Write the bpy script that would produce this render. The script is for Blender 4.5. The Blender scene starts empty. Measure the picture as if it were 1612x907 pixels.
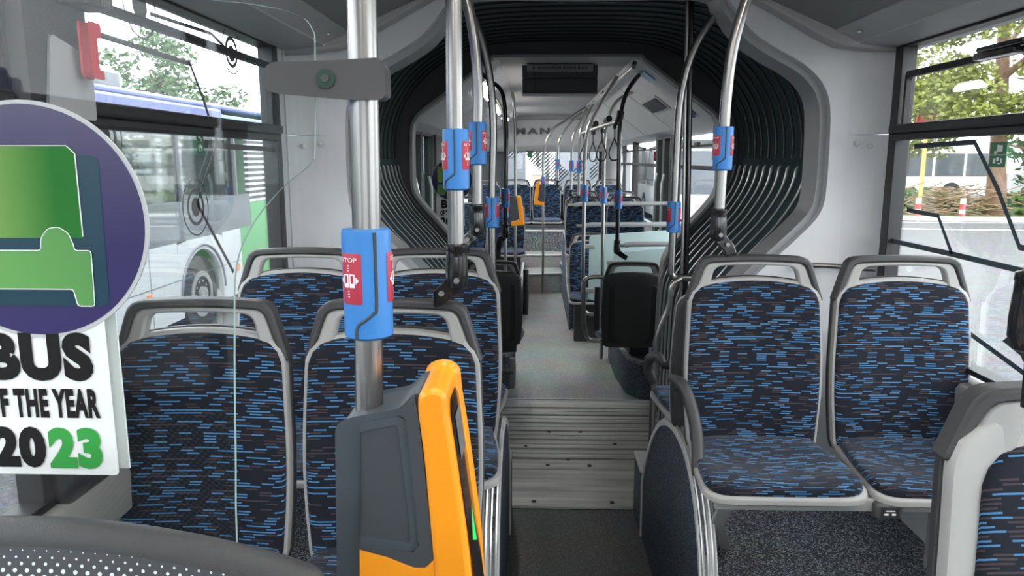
import bpy, bmesh, math, random
from math import sin, cos, pi, radians, hypot, atan2
from mathutils import Vector, Matrix
random.seed(7)
SC = bpy.context.scene
COL = SC.collection

# ------------------------------------------------------------------ camera, light, exposure
cd = bpy.data.cameras.new('camera'); cam = bpy.data.objects.new('camera', cd); COL.objects.link(cam)
cam.location = (-.21, 0, 1.75)
cam.rotation_euler = (radians(90 - 9.917), 0, radians(1.648))
cd.sensor_width = 36; cd.lens = 1164 / 1612 * 36; cd.clip_start = .02; cd.clip_end = 400
SC.camera = cam
SKY = 4.6; LAMP = 24
w = bpy.data.worlds.new('sky'); SC.world = w; w.use_nodes = True
nt = w.node_tree; nt.nodes.clear()
tc = nt.nodes.new('ShaderNodeTexCoord'); no = nt.nodes.new('ShaderNodeTexNoise'); no.inputs['Scale'].default_value = 2.2
no.inputs['Detail'].default_value = 5
rp = nt.nodes.new('ShaderNodeValToRGB'); rp.color_ramp.elements[0].position = .35; rp.color_ramp.elements[1].position = .7
rp.color_ramp.elements[0].color = (.80, .87, .96, 1); rp.color_ramp.elements[1].color = (1, 1, 1, 1)
bg = nt.nodes.new('ShaderNodeBackground'); bg.inputs['Strength'].default_value = SKY
wo = nt.nodes.new('ShaderNodeOutputWorld')
nt.links.new(tc.outputs['Generated'], no.inputs['Vector']); nt.links.new(no.outputs['Fac'], rp.inputs['Fac'])
nt.links.new(rp.outputs['Color'], bg.inputs['Color']); nt.links.new(bg.outputs[0], wo.inputs[0])
sd = bpy.data.lights.new('sun', 'SUN'); sd.energy = 1.0; sd.angle = radians(25); sd.color = (1, .97, .92)
so = bpy.data.objects.new('sun', sd); COL.objects.link(so); so.rotation_euler = (radians(28), radians(34), 0)
SC.view_settings.view_transform = 'Standard'; SC.view_settings.look = 'None'
SC.view_settings.gamma = 1; SC.view_settings.use_curve_mapping = False
SC.view_settings.exposure = 0.68
SC.cycles.max_bounces = 14; SC.cycles.transparent_max_bounces = 24; SC.cycles.diffuse_bounces = 6
SC.cycles.use_denoising = True

# ------------------------------------------------------------------ materials
M = {}
def newmat(name):
    m = bpy.data.materials.new(name); m.use_nodes = True; M[name] = m
    return m, m.node_tree, m.node_tree.nodes['Principled BSDF']
def plain(name, col, rough=.5, metal=0, bump=0, bscale=200, spec=.5, var=.06, coat=0):
    m, t, b = newmat(name)
    b.inputs['Roughness'].default_value = rough; b.inputs['Metallic'].default_value = metal
    b.inputs['Specular IOR Level'].default_value = spec; b.inputs['Coat Weight'].default_value = coat
    c = t.nodes.new('ShaderNodeTexCoord'); n = t.nodes.new('ShaderNodeTexNoise'); n.inputs['Scale'].default_value = 9
    r = t.nodes.new('ShaderNodeMix'); r.data_type = 'RGBA'
    r.inputs[6].default_value = tuple(x * (1 - var) for x in col) + (1,); r.inputs[7].default_value = tuple(min(1, x * (1 + var)) for x in col) + (1,)
    t.links.new(c.outputs['Object'], n.inputs['Vector']); t.links.new(n.outputs['Fac'], r.inputs[0]); t.links.new(r.outputs[2], b.inputs['Base Color'])
    if bump:
        n2 = t.nodes.new('ShaderNodeTexNoise'); n2.inputs['Scale'].default_value = bscale
        bp = t.nodes.new('ShaderNodeBump'); bp.inputs['Strength'].default_value = bump; bp.inputs['Distance'].default_value = .002
        t.links.new(c.outputs['Object'], n2.inputs['Vector']); t.links.new(n2.outputs['Fac'], bp.inputs['Height']); t.links.new(bp.outputs[0], b.inputs['Normal'])
    return m
plain('wall_grey', (.62, .62, .63), .5, bump=.15)
plain('ceiling_grey', (.42, .42, .42), .7)
plain('duct_grey', (.22, .22, .22), .7, bump=.2, bscale=400)
plain('cove_grey', (.40, .40, .40), .55)
plain('frame_grey', (.33, .335, .34), .5)
plain('charcoal_panel', (.085, .088, .092), .6, bump=.2)
plain('rubber', (.012, .012, .013), .45)
plain('black_gloss', (.012, .012, .013), .18, coat=.4)
plain('post_black', (.03, .03, .032), .5)
plain('lamp_shade', (.7, .7, .7), .4)
plain('far_white', (.8, .8, .8), .4)
plain('black_matte', (.02, .02, .022), .55, bump=.2)
plain('seat_grey', (.35, .345, .33), .5)
plain('seat_dark', (.038, .038, .039), .5, bump=.3, bscale=600)
plain('bellows_fabric', (.06, .095, .10), .7)
plain('bellows_strip', (.55, .56, .56), .35, .5)
plain('aluminium', (.72, .72, .71), .32, .85)
plain('trim_light', (.62, .62, .60), .4, .1)
plain('stop_blue', (.035, .22, .60), .42)
plain('stop_red', (.50, .035, .07), .45)
plain('white_print', (.85, .85, .84), .5)
plain('slate_plastic', (.055, .068, .08), .42)
plain('slate_panel', (.045, .052, .06), .6)
plain('orange_plastic', (.95, .33, .012), .32)
plain('green_light', (.05, .8, .15), .4)
plain('clamp_grey', (.075, .075, .077), .33)
plain('green_bolt', (.02, .05, .035), .4)
plain('hammer_red', (.55, .03, .04), .35)
plain('exit_green', (.015, .16, .07), .4)
plain('decal_dark', (.04, .06, .075), .6)
plain('decal_grey', (.12, .12, .12), .6)


def gradprint(name, c0, c1, ax, a, b):     # colour gradient printed on the sign itself
    m, t, bs = newmat(name); c = t.nodes.new('ShaderNodeTexCoord'); sx = t.nodes.new('ShaderNodeSeparateXYZ'); t.links.new(c.outputs['Object'], sx.inputs[0])
    mr = t.nodes.new('ShaderNodeMapRange'); mr.inputs['From Min'].default_value = a; mr.inputs['From Max'].default_value = b; t.links.new(sx.outputs[ax], mr.inputs['Value'])
    mx = t.nodes.new('ShaderNodeMix'); mx.data_type = 'RGBA'; mx.inputs[6].default_value = c0 + (1,); mx.inputs[7].default_value = c1 + (1,)
    t.links.new(mr.outputs[0], mx.inputs[0]); t.links.new(mx.outputs[2], bs.inputs['Base Color']); bs.inputs['Roughness'].default_value = .45; bs.inputs['Specular IOR Level'].default_value = .3
gradprint('print_navy', (.030, .022, .11), (.10, .09, .16), 2, -.03, .15)
gradprint('print_teal', (.006, .045, .075), (.03, .07, .10), 2, -.06, .09)
gradprint('print_green', (.30, .50, .13), (.008, .16, .012), 0, -.105, .035)
gradprint('print_green_light', (.15, .40, .10), (.10, .30, .08), 0, -.10, .07)
plain('print_black', (.010, .009, .009), .6, spec=.2)
plain('print_green_text', (.03, .33, .05), .45)
plain('sign_grey', (.52, .53, .54), .4)
plain('sign_white', (.84, .85, .84), .4)
plain('sill_metal', (.32, .31, .29), .4, .5)
plain('door_frame', (.07, .07, .07), .5)
plain('paint_white', (.44, .45, .47), .3)
plain('paint_blue', (.06, .08, .24), .3)
plain('paint_skyblue', (.15, .42, .62), .3)
plain('paint_green', (.07, .27, .09), .35)
plain('paint_slate', (.10, .11, .125), .3)
plain('tyre', (.025, .025, .026), .8)
plain('rim_steel', (.30, .30, .30), .5, .4)
plain('building_cream', (.36, .27, .21), .8)
plain('building_grey', (.5, .5, .48), .8)
plain('bark', (.22, .13, .08), .9, bump=1, bscale=12, var=.3)
plain('dry_wood', (.25, .17, .10), .9, var=.3)
plain('leaf_yellow', (.20, .23, .035), .7, var=.35)
plain('leaf_green', (.06, .12, .035), .7, var=.35)
plain('leaf_hedge', (.12, .20, .05), .8, var=.35)
plain('bollard_red', (.6, .05, .05), .5)
plain('bollard_white', (.8, .8, .8), .5)
plain('post_yellow', (.55, .42, .10), .5)
plain('soil', (.28, .17, .10), .95)
plain('indicator_orange', (.7, .2, .03), .4)
plain('line_white', (.65, .65, .62), .8)

def mixglass(name, tint, fac, rough=.02, gl=(1, 1, 1), top=.3):
    m = bpy.data.materials.new(name); m.use_nodes = True; M[name] = m; t = m.node_tree; t.nodes.clear()
    o = t.nodes.new('ShaderNodeOutputMaterial'); mx = t.nodes.new('ShaderNodeMixShader'); tr = t.nodes.new('ShaderNodeBsdfTransparent')
    g = t.nodes.new('ShaderNodeBsdfGlossy'); g.inputs['Roughness'].default_value = rough; g.inputs['Color'].default_value = gl + (1,)
    lw = t.nodes.new('ShaderNodeLayerWeight'); lw.inputs['Blend'].default_value = .25
    mr = t.nodes.new('ShaderNodeMapRange'); mr.inputs['To Min'].default_value = fac; mr.inputs['To Max'].default_value = min(1, fac + top)
    tr.inputs['Color'].default_value = tint + (1,)
    t.links.new(lw.outputs['Fresnel'], mr.inputs['Value']); t.links.new(mr.outputs[0], mx.inputs[0])
    t.links.new(tr.outputs[0], mx.inputs[1]); t.links.new(g.outputs[0], mx.inputs[2]); t.links.new(mx.outputs[0], o.inputs[0])
mixglass('glass', (.97, .985, .98), .015)
mixglass('partition_glass', (.97, .985, .98), .012, top=.12)
mixglass('tinted_glass', (.30, .35, .35), .10, .03)
mixglass('dark_glass', (.10, .12, .13), .20, .05)
def edgeglass():
    m, t, b = newmat('glass_edge')
    b.inputs['Base Color'].default_value = (.55, .78, .70, 1); b.inputs['Roughness'].default_value = .2
    b.inputs['Transmission Weight'].default_value = .25
edgeglass()
def frosted():
    m, t, b = newmat('frosted_panel')
    b.inputs['Base Color'].default_value = (.50, .63, .63, 1); b.inputs['Roughness'].default_value = .35
    b.inputs['Alpha'].default_value = .93
frosted()

def math_(t, op, a=None, b=None, c=None):
    n = t.nodes.new('ShaderNodeMath'); n.operation = op
    for i, v in enumerate((a, b, c)):
        if v is None: continue
        if isinstance(v, (int, float)): n.inputs[i].default_value = v
        else: t.links.new(v, n.inputs[i])
    return n.outputs[0]
def fabric(name, base, blue, brown, rh=.0068, cl=.030, sheen=.25, thr=.27, line=.46):
    m, t, b = newmat(name)
    uv = t.nodes.new('ShaderNodeUVMap'); sx = t.nodes.new('ShaderNodeSeparateXYZ'); t.links.new(uv.outputs[0], sx.inputs[0])
    u, v = sx.outputs[0], sx.outputs[1]
    row = math_(t, 'FLOOR', math_(t, 'DIVIDE', v, rh)); fr = math_(t, 'FRACT', math_(t, 'DIVIDE', v, rh))
    wn = t.nodes.new('ShaderNodeTexWhiteNoise'); wn.noise_dimensions = '1D'; t.links.new(row, wn.inputs['W'])
    off = math_(t, 'MULTIPLY', wn.outputs['Value'], 7.3)
    cell = math_(t, 'FLOOR', math_(t, 'ADD', math_(t, 'DIVIDE', u, cl), off))
    cb = t.nodes.new('ShaderNodeCombineXYZ'); t.links.new(cell, cb.inputs[0]); t.links.new(row, cb.inputs[1])
    w2 = t.nodes.new('ShaderNodeTexWhiteNoise'); w2.noise_dimensions = '2D'; t.links.new(cb.outputs[0], w2.inputs['Vector'])
    val = w2.outputs['Value']
    inl = math_(t, 'MULTIPLY', math_(t, 'LESS_THAN', fr, line + .12), math_(t, 'GREATER_THAN', fr, .12))
    fb = math_(t, 'MULTIPLY', math_(t, 'LESS_THAN', val, thr), inl)
    fo = math_(t, 'MULTIPLY', math_(t, 'GREATER_THAN', val, .80), inl)
    m1 = t.nodes.new('ShaderNodeMix'); m1.data_type = 'RGBA'; m1.inputs[6].default_value = base + (1,); m1.inputs[7].default_value = blue + (1,)
    t.links.new(fb, m1.inputs[0])
    m2 = t.nodes.new('ShaderNodeMix'); m2.data_type = 'RGBA'; m2.inputs[7].default_value = brown + (1,)
    t.links.new(fo, m2.inputs[0]); t.links.new(m1.outputs[2], m2.inputs[6]); t.links.new(m2.outputs[2], b.inputs['Base Color'])
    b.inputs['Roughness'].default_value = .85; b.inputs['Specular IOR Level'].default_value = .2
    b.inputs['Sheen Weight'].default_value = sheen; b.inputs['Sheen Roughness'].default_value = .4
    b.inputs['Sheen Tint'].default_value = (.75, .85, 1, 1)
    bp = t.nodes.new('ShaderNodeBump'); bp.inputs['Strength'].default_value = .4; bp.inputs['Distance'].default_value = .001
    t.links.new(math_(t, 'ADD', fb, fo), bp.inputs['Height']); t.links.new(bp.outputs[0], b.inputs['Normal'])
fabric('fabric', (.010, .012, .019), (.065, .20, .40), (.055, .042, .047))
def speckle(name, base, c1, c2, scale, t1, t2, rough=.5, bands=None):
    m, t, b = newmat(name)
    c = t.nodes.new('ShaderNodeTexCoord')
    v = t.nodes.new('ShaderNodeTexVoronoi'); v.inputs['Scale'].default_value = scale; t.links.new(c.outputs['Object'], v.inputs['Vector'])
    s = t.nodes.new('ShaderNodeSeparateColor'); t.links.new(v.outputs['Color'], s.inputs[0])
    n = t.nodes.new('ShaderNodeTexNoise'); n.inputs['Scale'].default_value = 3; n.inputs['Detail'].default_value = 4; t.links.new(c.outputs['Object'], n.inputs['Vector'])
    a = t.nodes.new('ShaderNodeMix'); a.data_type = 'RGBA'; a.inputs[6].default_value = base + (1,); a.inputs[7].default_value = c1 + (1,)
    t.links.new(math_(t, 'GREATER_THAN', s.outputs[0], t1), a.inputs[0])
    a2 = t.nodes.new('ShaderNodeMix'); a2.data_type = 'RGBA'; a2.inputs[7].default_value = c2 + (1,)
    t.links.new(math_(t, 'GREATER_THAN', s.outputs[1], t2), a2.inputs[0]); t.links.new(a.outputs[2], a2.inputs[6])
    a3 = t.nodes.new('ShaderNodeMix'); a3.data_type = 'RGBA'; a3.blend_type = 'MULTIPLY'; a3.inputs[0].default_value = .5
    t.links.new(a2.outputs[2], a3.inputs[6]); t.links.new(n.outputs['Color'], a3.inputs[7])
    g = t.nodes.new('ShaderNodeMix'); g.data_type = 'RGBA'; t.links.new(a3.outputs[2], b.inputs['Base Color'])
    b.inputs['Roughness'].default_value = rough
    return m
speckle('carpet', (.09, .105, .13), (.62, .68, .75), (.03, .033, .04), 260, .70, .72, .65)
speckle('carpet_blue', (.055, .075, .11), (.20, .26, .34), (.012, .015, .025), 300, .72, .7, .6)
speckle('floor_dark', (.085, .087, .083), (.17, .17, .16), (.05, .05, .05), 220, .8, .75, .5)
speckle('floor_grey', (.46, .47, .45), (.66, .66, .64), (.30, .30, .30), 220, .8, .78, .45)
speckle('asphalt', (.125, .125, .127), (.17, .17, .17), (.09, .09, .09), 40, .8, .8, .9)
speckle('grass', (.16, .22, .06), (.28, .30, .10), (.09, .12, .04), 14, .6, .7, .95)
def steelmat():
    m, t, b = newmat('steel')
    b.inputs['Metallic'].default_value = 1; b.inputs['Roughness'].default_value = .26
    c = t.nodes.new('ShaderNodeTexCoord'); mp = t.nodes.new('ShaderNodeMapping'); mp.inputs['Scale'].default_value = (260, 260, 1.5)
    n = t.nodes.new('ShaderNodeTexNoise'); n.inputs['Scale'].default_value = 1; n.inputs['Detail'].default_value = 2
    r = t.nodes.new('ShaderNodeMapRange'); r.inputs['To Min'].default_value = .22; r.inputs['To Max'].default_value = .40
    b.inputs['Base Color'].default_value = (.36, .35, .335, 1)
    t.links.new(c.outputs['Object'], mp.inputs[0]); t.links.new(mp.outputs[0], n.inputs['Vector'])
    t.links.new(n.outputs['Fac'], r.inputs['Value']); t.links.new(r.outputs[0], b.inputs['Roughness'])
steelmat()
def platemat():          # brushed turntable plates with worn cross ridges
    m, t, b = newmat('plate')
    c = t.nodes.new('ShaderNodeTexCoord'); mp = t.nodes.new('ShaderNodeMapping'); mp.inputs['Scale'].default_value = (1.2, 14, 1)
    n = t.nodes.new('ShaderNodeTexNoise'); n.inputs['Scale'].default_value = 1.5; n.inputs['Detail'].default_value = 6
    r = t.nodes.new('ShaderNodeValToRGB'); r.color_ramp.elements[0].position = .3; r.color_ramp.elements[1].position = .7
    r.color_ramp.elements[0].color = (.36, .36, .335, 1); r.color_ramp.elements[1].color = (.70, .70, .66, 1)
    t.links.new(c.outputs['Object'], mp.inputs[0]); t.links.new(mp.outputs[0], n.inputs['Vector']); t.links.new(n.outputs['Fac'], r.inputs['Fac'])
    t.links.new(r.outputs[0], b.inputs['Base Color']); b.inputs['Roughness'].default_value = .42; b.inputs['Metallic'].default_value = .25
platemat()
def dotmat():            # dark leatherette printed with white dots that shrink upwards (v = UV height in metres)
    m, t, b = newmat('dotted_vinyl')
    uv = t.nodes.new('ShaderNodeUVMap'); sx = t.nodes.new('ShaderNodeSeparateXYZ'); t.links.new(uv.outputs[0], sx.inputs[0])
    pu, pv = .0125, .0066
    u = math_(t, 'DIVIDE', sx.outputs[0], pu); v = math_(t, 'DIVIDE', math_(t, 'MULTIPLY', sx.outputs[1], -1.0), pv)
    rr = math_(t, 'FLOOR', v); sh = math_(t, 'MULTIPLY', math_(t, 'MODULO', rr, 2.0), .5)
    fu = math_(t, 'MULTIPLY', math_(t, 'SUBTRACT', math_(t, 'FRACT', math_(t, 'ADD', math_(t, 'ADD', u, sh), 100)), .5), pu)
    fv = math_(t, 'MULTIPLY', math_(t, 'SUBTRACT', math_(t, 'FRACT', v), .5), pv)
    d = math_(t, 'SQRT', math_(t, 'ADD', math_(t, 'MULTIPLY', fu, fu), math_(t, 'MULTIPLY', fv, fv)))
    rad = math_(t, 'MINIMUM', math_(t, 'ADD', .0007, math_(t, 'MULTIPLY', rr, .0005)), .0034)
    f = math_(t, 'LESS_THAN', d, rad)
    mx = t.nodes.new('ShaderNodeMix'); mx.data_type = 'RGBA'; mx.inputs[6].default_value = (.035, .038, .045, 1); mx.inputs[7].default_value = (.62, .68, .66, 1)
    t.links.new(f, mx.inputs[0]); t.links.new(mx.outputs[2], b.inputs['Base Color']); b.inputs['Roughness'].default_value = .5
dotmat()
def hatchmat():          # diagonal printed lines on rear window film
    m = bpy.data.materials.new('hatch_film'); m.use_nodes = True; M['hatch_film'] = m; t = m.node_tree; b = t.nodes['Principled BSDF']
    c = t.nodes.new('ShaderNodeTexCoord'); sx = t.nodes.new('ShaderNodeSeparateXYZ'); t.links.new(c.outputs['Object'], sx.inputs[0])
    s = math_(t, 'FRACT', math_(t, 'MULTIPLY', math_(t, 'SUBTRACT', sx.outputs[2], sx.outputs[0]), 17))
    b.inputs['Base Color'].default_value = (.05, .08, .09, 1)
    t.links.new(math_(t, 'LESS_THAN', s, .42), b.inputs['Alpha'])
hatchmat()
def louvremat():
    m, t, b = newmat('louvre')
    c = t.nodes.new('ShaderNodeTexCoord'); sx = t.nodes.new('ShaderNodeSeparateXYZ'); t.links.new(c.outputs['Object'], sx.inputs[0])
    s = math_(t, 'FRACT', math_(t, 'MULTIPLY', sx.outputs[2], 13))
    mx = t.nodes.new('ShaderNodeMix'); mx.data_type = 'RGBA'; mx.inputs[6].default_value = (.55, .56, .56, 1); mx.inputs[7].default_value = (.04, .045, .05, 1)
    t.links.new(math_(t, 'LESS_THAN', s, .55), mx.inputs[0]); t.links.new(mx.outputs[2], b.inputs['Base Color'])
louvremat()

# ------------------------------------------------------------------ mesh helpers
class MB:
    def __init__(s): s.v = []; s.f = []; s.uv = []; s.mi = []
    def add(s, vs, fs, uv=None, mi=0):
        o = len(s.v); s.v += [tuple(p) for p in vs]; s.uv += (uv if uv else [(p[0], p[2]) for p in vs])
        for f in fs: s.f.append([i + o for i in f]); s.mi.append(mi)
        return s
    def box(s, x0, x1, y0, y1, z0, z1, mi=0):
        v = [(x, y, z) for z in (z0, z1) for y in (y0, y1) for x in (x0, x1)]
        return s.add(v, [(0, 2, 3, 1), (4, 5, 7, 6), (0, 1, 5, 4), (2, 6, 7, 3), (0, 4, 6, 2), (1, 3, 7, 5)], mi=mi)
    def tube(s, pts, r, n=12, cap=True, mi=0, rz=None):
        pts = [Vector(p) for p in pts]; N = len(pts); R = r if isinstance(r, (list, tuple)) else [r] * N
        vs = []; prev = None
        for i, p in enumerate(pts):
            t = (pts[min(i + 1, N - 1)] - pts[max(i - 1, 0)]).normalized()
            if prev is None:
                a = Vector((0, 0, 1)) if abs(t.z) < .9 else Vector((1, 0, 0)); x = t.cross(a).normalized()
            else:
                x = (prev - t * prev.dot(t)).normalized()
            prev = x; y = t.cross(x)
            for k in range(n):
                an = 2 * pi * k / n; vs.append(p + (x * cos(an) + y * sin(an)) * R[i])
        fs = [(i * n + k, i * n + (k + 1) % n, (i + 1) * n + (k + 1) % n, (i + 1) * n + k) for i in range(N - 1) for k in range(n)]
        if cap: fs += [tuple(range(n))[::-1], tuple(range((N - 1) * n, N * n))]
        return s.add(vs, fs, mi=mi)
    def ribbon(s, A, B, n0, n1, place, mi=0, closed=False):    # solid between 2-D curves A and B, depth n0..n1
        vs = []; N = len(A)
        for a, b in zip(A, B): vs += [place(a[0], a[1], n0), place(b[0], b[1], n0), place(b[0], b[1], n1), place(a[0], a[1], n1)]
        fs = []
        R = N if closed else N - 1
        for i in range(R):
            j = (i + 1) % N
            for k in range(4): fs.append((i * 4 + k, i * 4 + (k + 1) % 4, j * 4 + (k + 1) % 4, j * 4 + k))
        if not closed: fs += [(3, 2, 1, 0), tuple((N - 1) * 4 + k for k in range(4))]
        return s.add(vs, fs, mi=mi)
    def prism(s, poly, h0, h1, place, mi=0, side=None):         # extruded polygon (ngon caps)
        n = len(poly); vs = [place(p[0], p[1], h0) for p in poly] + [place(p[0], p[1], h1) for p in poly]
        s.add(vs, [tuple(range(n))[::-1], tuple(range(n, 2 * n))], mi=mi)
        return s.add(vs, [(i, (i + 1) % n, n + (i + 1) % n, n + i) for i in range(n)], mi=mi if side is None else side)
    def slab(s, outl, place, h0, h1, puff=0, er=.008, centre=None):
        n = len(outl); cx = sum(p[0] for p in outl) / n; cy = sum(p[1] for p in outl) / n
        if centre: cx, cy = centre
        prof = [(0, h0), (.6, h0), (.97, h0), (1, h0 + er * .6), (1, h1 - er), (.992, h1 - er * .3), (.965, h1 + puff * .12), (.9, h1 + puff * .4), (.75, h1 + puff * .75), (.5, h1 + puff * .95), (.25, h1 + puff), (0, h1 + puff)]
        vs = []; uv = []
        for k, h in prof:
            for (a, b) in outl:
                p, q = cx + (a - cx) * k, cy + (b - cy) * k; vs.append(place(p, q, h)); uv.append((p, q + (math.copysign(h1 - h, q - cy) if k > .96 and h > h0 else 0)))
        fs = [(i * n + j, i * n + (j + 1) % n, (i + 1) * n + (j + 1) % n, (i + 1) * n + j) for i in range(len(prof) - 1) for j in range(n)]
        return s.add(vs, fs, uv)
    def lathe(s, prof, c=(0, 0, 0), n=20, sx=1, sy=1, mi=0):
        vs = [(c[0] + r * cos(2 * pi * k / n) * sx, c[1] + r * sin(2 * pi * k / n) * sy, c[2] + z) for r, z in prof for k in range(n)]
        N = len(prof)
        fs = [(i * n + k, i * n + (k + 1) % n, (i + 1) * n + (k + 1) % n, (i + 1) * n + k) for i in range(N - 1) for k in range(n)]
        fs += [tuple(range(n))[::-1], tuple(range((N - 1) * n, N * n))]
        return s.add(vs, fs, mi=mi)
    def build(s, name, mat, parent=None, bevel=0, sharp=40, smooth=True):
        me = bpy.data.meshes.new(name); me.from_pydata(s.v, [], s.f)
        bm = bmesh.new(); bm.from_mesh(me)
        ul = bm.loops.layers.uv.new('UVMap')
        for f in bm.faces:
            for l in f.loops: l[ul].uv = s.uv[l.vert.index]
        for f, mi in zip(bm.faces, s.mi): f.material_index = mi; f.smooth = smooth
        bmesh.ops.recalc_face_normals(bm, faces=bm.faces)
        bmesh.ops.remove_doubles(bm, verts=bm.verts, dist=1e-6)
        bm.to_mesh(me); bm.free()
        if smooth: me.set_sharp_from_angle(angle=radians(sharp))
        for m in (mat if isinstance(mat, (list, tuple)) else [mat]): me.materials.append(M[m])
        o = bpy.data.objects.new(name, me); COL.objects.link(o)
        if parent: o.parent = parent
        if bevel:
            b = o.modifiers.new('bevel', 'BEVEL'); b.width = bevel; b.segments = 2; b.limit_method = 'ANGLE'; b.angle_limit = radians(40)
        return o
def XZ(y0, s=-1): return lambda u, v, h: (u, y0 + s * h, v)      # plane facing the camera, h grows towards it
def YZ(x0, s=1): return lambda u, v, h: (x0 + s * h, u, v)
def XY(z0): return lambda u, v, h: (u, v, z0 + h)
def tag(o, label, cat, group=None, kind=None):
    if label: o['label'] = label
    if cat: o['category'] = cat
    if group: o['group'] = group
    if kind: o['kind'] = kind
    return o
def T(name, label, cat, loc=(0, 0, 0), group=None, rz=0):
    o = bpy.data.objects.new(name, None); COL.objects.link(o); o.location = loc; o.rotation_euler = (0, 0, rz)
    o.empty_display_size = .05
    return tag(o, label, cat, group)
def S(name, mb, mat, parent=None, **k):
    o = mb.build(name, mat, parent, **k)
    if parent is None: o['kind'] = 'structure'
    return o
def ST(name, loc=(0, 0, 0)):
    o = bpy.data.objects.new(name, None); COL.objects.link(o); o.location = loc; o['kind'] = 'structure'; o.empty_display_size = .05
    return o
def copy_tree(o, loc=None, rz=None, label=None, group=None, parent=None, top=True):
    c = o.copy(); COL.objects.link(c); c.parent = parent
    for ch in list(o.children): copy_tree(ch, parent=c, top=False)
    if top:
        if loc is not None: c.location = loc
        if rz is not None: c.rotation_euler = (0, 0, rz)
        if label: c['label'] = label
        if group: c['group'] = group
    return c
def roundpoly(P, r, seg=6):
    out = []; n = len(P)
    for i, p in enumerate(P):
        ri = r[i] if isinstance(r, (list, tuple)) else r
        a = Vector(P[i - 1]) - Vector(p); b = Vector(P[(i + 1) % n]) - Vector(p)
        if ri <= 0: out.append(tuple(p)); continue
        t = min(ri, a.length * .48, b.length * .48); p0 = Vector(p) + a.normalized() * t; p1 = Vector(p) + b.normalized() * t
        for k in range(seg + 1):
            u = k / seg; q = p0 * (1 - u) ** 2 + Vector(p) * 2 * u * (1 - u) + p1 * u * u; out.append((q.x, q.y))
    return out
def resample(P, n, closed=True):
    Q = [Vector(p) for p in P] + ([Vector(P[0])] if closed else [])
    L = [0]
    for a, b in zip(Q, Q[1:]): L.append(L[-1] + (b - a).length)
    out = []; j = 0; m = n if closed else n - 1
    for i in range(n):
        d = L[-1] * i / m
        while j < len(L) - 2 and L[j + 1] < d: j += 1
        t = (d - L[j]) / max(1e-9, L[j + 1] - L[j]); out.append(tuple(Q[j].lerp(Q[j + 1], min(1, t))))
    return out
def smooth_path(pts, n=6):
    P = [Vector(p) for p in pts]; out = []
    for i in range(len(P) - 1):
        p0, p1, p2, p3 = P[max(i - 1, 0)], P[i], P[i + 1], P[min(i + 2, len(P) - 1)]
        for k in range(n):
            t = k / n
            out.append(.5 * ((2 * p1) + (p2 - p0) * t + (2 * p0 - 5 * p1 + 4 * p2 - p3) * t * t + (3 * p1 - p0 - 3 * p2 + p3) * t ** 3))
    return out + [P[-1]]
def circ(cx, cy, r, n=48, a0=0, a1=2 * pi): return [(cx + r * cos(a0 + (a1 - a0) * k / n), cy + r * sin(a0 + (a1 - a0) * k / n)) for k in range(n if abs(a1 - a0 - 2 * pi) < 1e-6 else n + 1)]
def text2d(body, size=1, weight=0.0, width=None, height=None, space=1.0):
    cu = bpy.data.curves.new('lettering', 'FONT'); cu.body = body; cu.size = 1; cu.offset = weight; cu.space_character = space; cu.resolution_u = 4
    ob = bpy.data.objects.new('lettering', cu); COL.objects.link(ob); bpy.context.view_layer.update()
    me = bpy.data.meshes.new_from_object(ob.evaluated_get(bpy.context.evaluated_depsgraph_get()))
    V = [(v.co.x, v.co.y) for v in me.vertices]; F = [tuple(p.vertices) for p in me.polygons]
    bpy.data.objects.remove(ob); bpy.data.meshes.remove(me); bpy.data.curves.remove(cu)
    x0 = min(v[0] for v in V); x1 = max(v[0] for v in V); y0 = min(v[1] for v in V); y1 = max(v[1] for v in V)
    sx = (width / (x1 - x0)) if width else size; sy = (height / (y1 - y0)) if height else size
    return [((v[0] - x0) * sx, (v[1] - y0) * sy) for v in V], F
def add_text(mb, tx, place, ox=0, oy=0, h=.001, mi=0):
    V, F = tx; return mb.add([place(a + ox, b + oy, h) for a, b in V], F, mi=mi)

XR, XL = 1.17, -1.19
# ------------------------------------------------------------------ structure: front section
S('floor', MB().box(-1.25, 1.25, -2.6, 3.5, -.12, 0), 'floor_dark')
S('floor_rear', MB().box(-1.25, 1.25, 5.22, 11.9, -.12, 0), 'floor_grey')
def podium(name, x0, x1, y0, y1, h): return S(name, MB().box(x0, x1, y0, y1, 0, h), 'carpet')
podium('floor_podium_right', .335, 1.2, .35, 3.2, .42); podium('floor_podium_left', -1.2, -.365, .35, 3.2, .42)
# turntable of the joint
tt = ST('floor_turntable')
MB().box(-1.0, 1.0, 3.5, 5.22, -.12, -.004).build('bed', 'floor_dark', tt)
pl = MB()
pl.box(-.55, .62, 3.515, 3.965, -.004, .012); pl.box(-.6, .66, 3.972, 4.05, -.004, .012)
for k in range(14): pl.box(-.66, .72, 4.055 + k * .075, 4.055 + k * .075 + .055, -.004, .010 + .004 * (k % 2))
pl.box(-.7, .75, 5.105, 5.2, -.004, .008)
pl.build('ridged_plate', 'plate', tt, bevel=.002)
rv = MB()
for (x, y) in ((-.2, 3.56), (.2, 3.56), (-.25, 4.3), (-.1, 4.55), (.1, 4.55), (.3, 4.35), (0, 4.1), (-.12, 4.02), (.12, 4.02)): rv.lathe([(.012, 0), (.012, .004), (.005, .006)], (x, y, .012), 8)
rv.build('bolt', 'black_matte', tt)
MB().tube([(-.72, 5.21, .005), (.0, 5.235, .006), (.76, 5.21, .005)], .007, 6).build('edge_strip', 'aluminium', tt)
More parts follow.
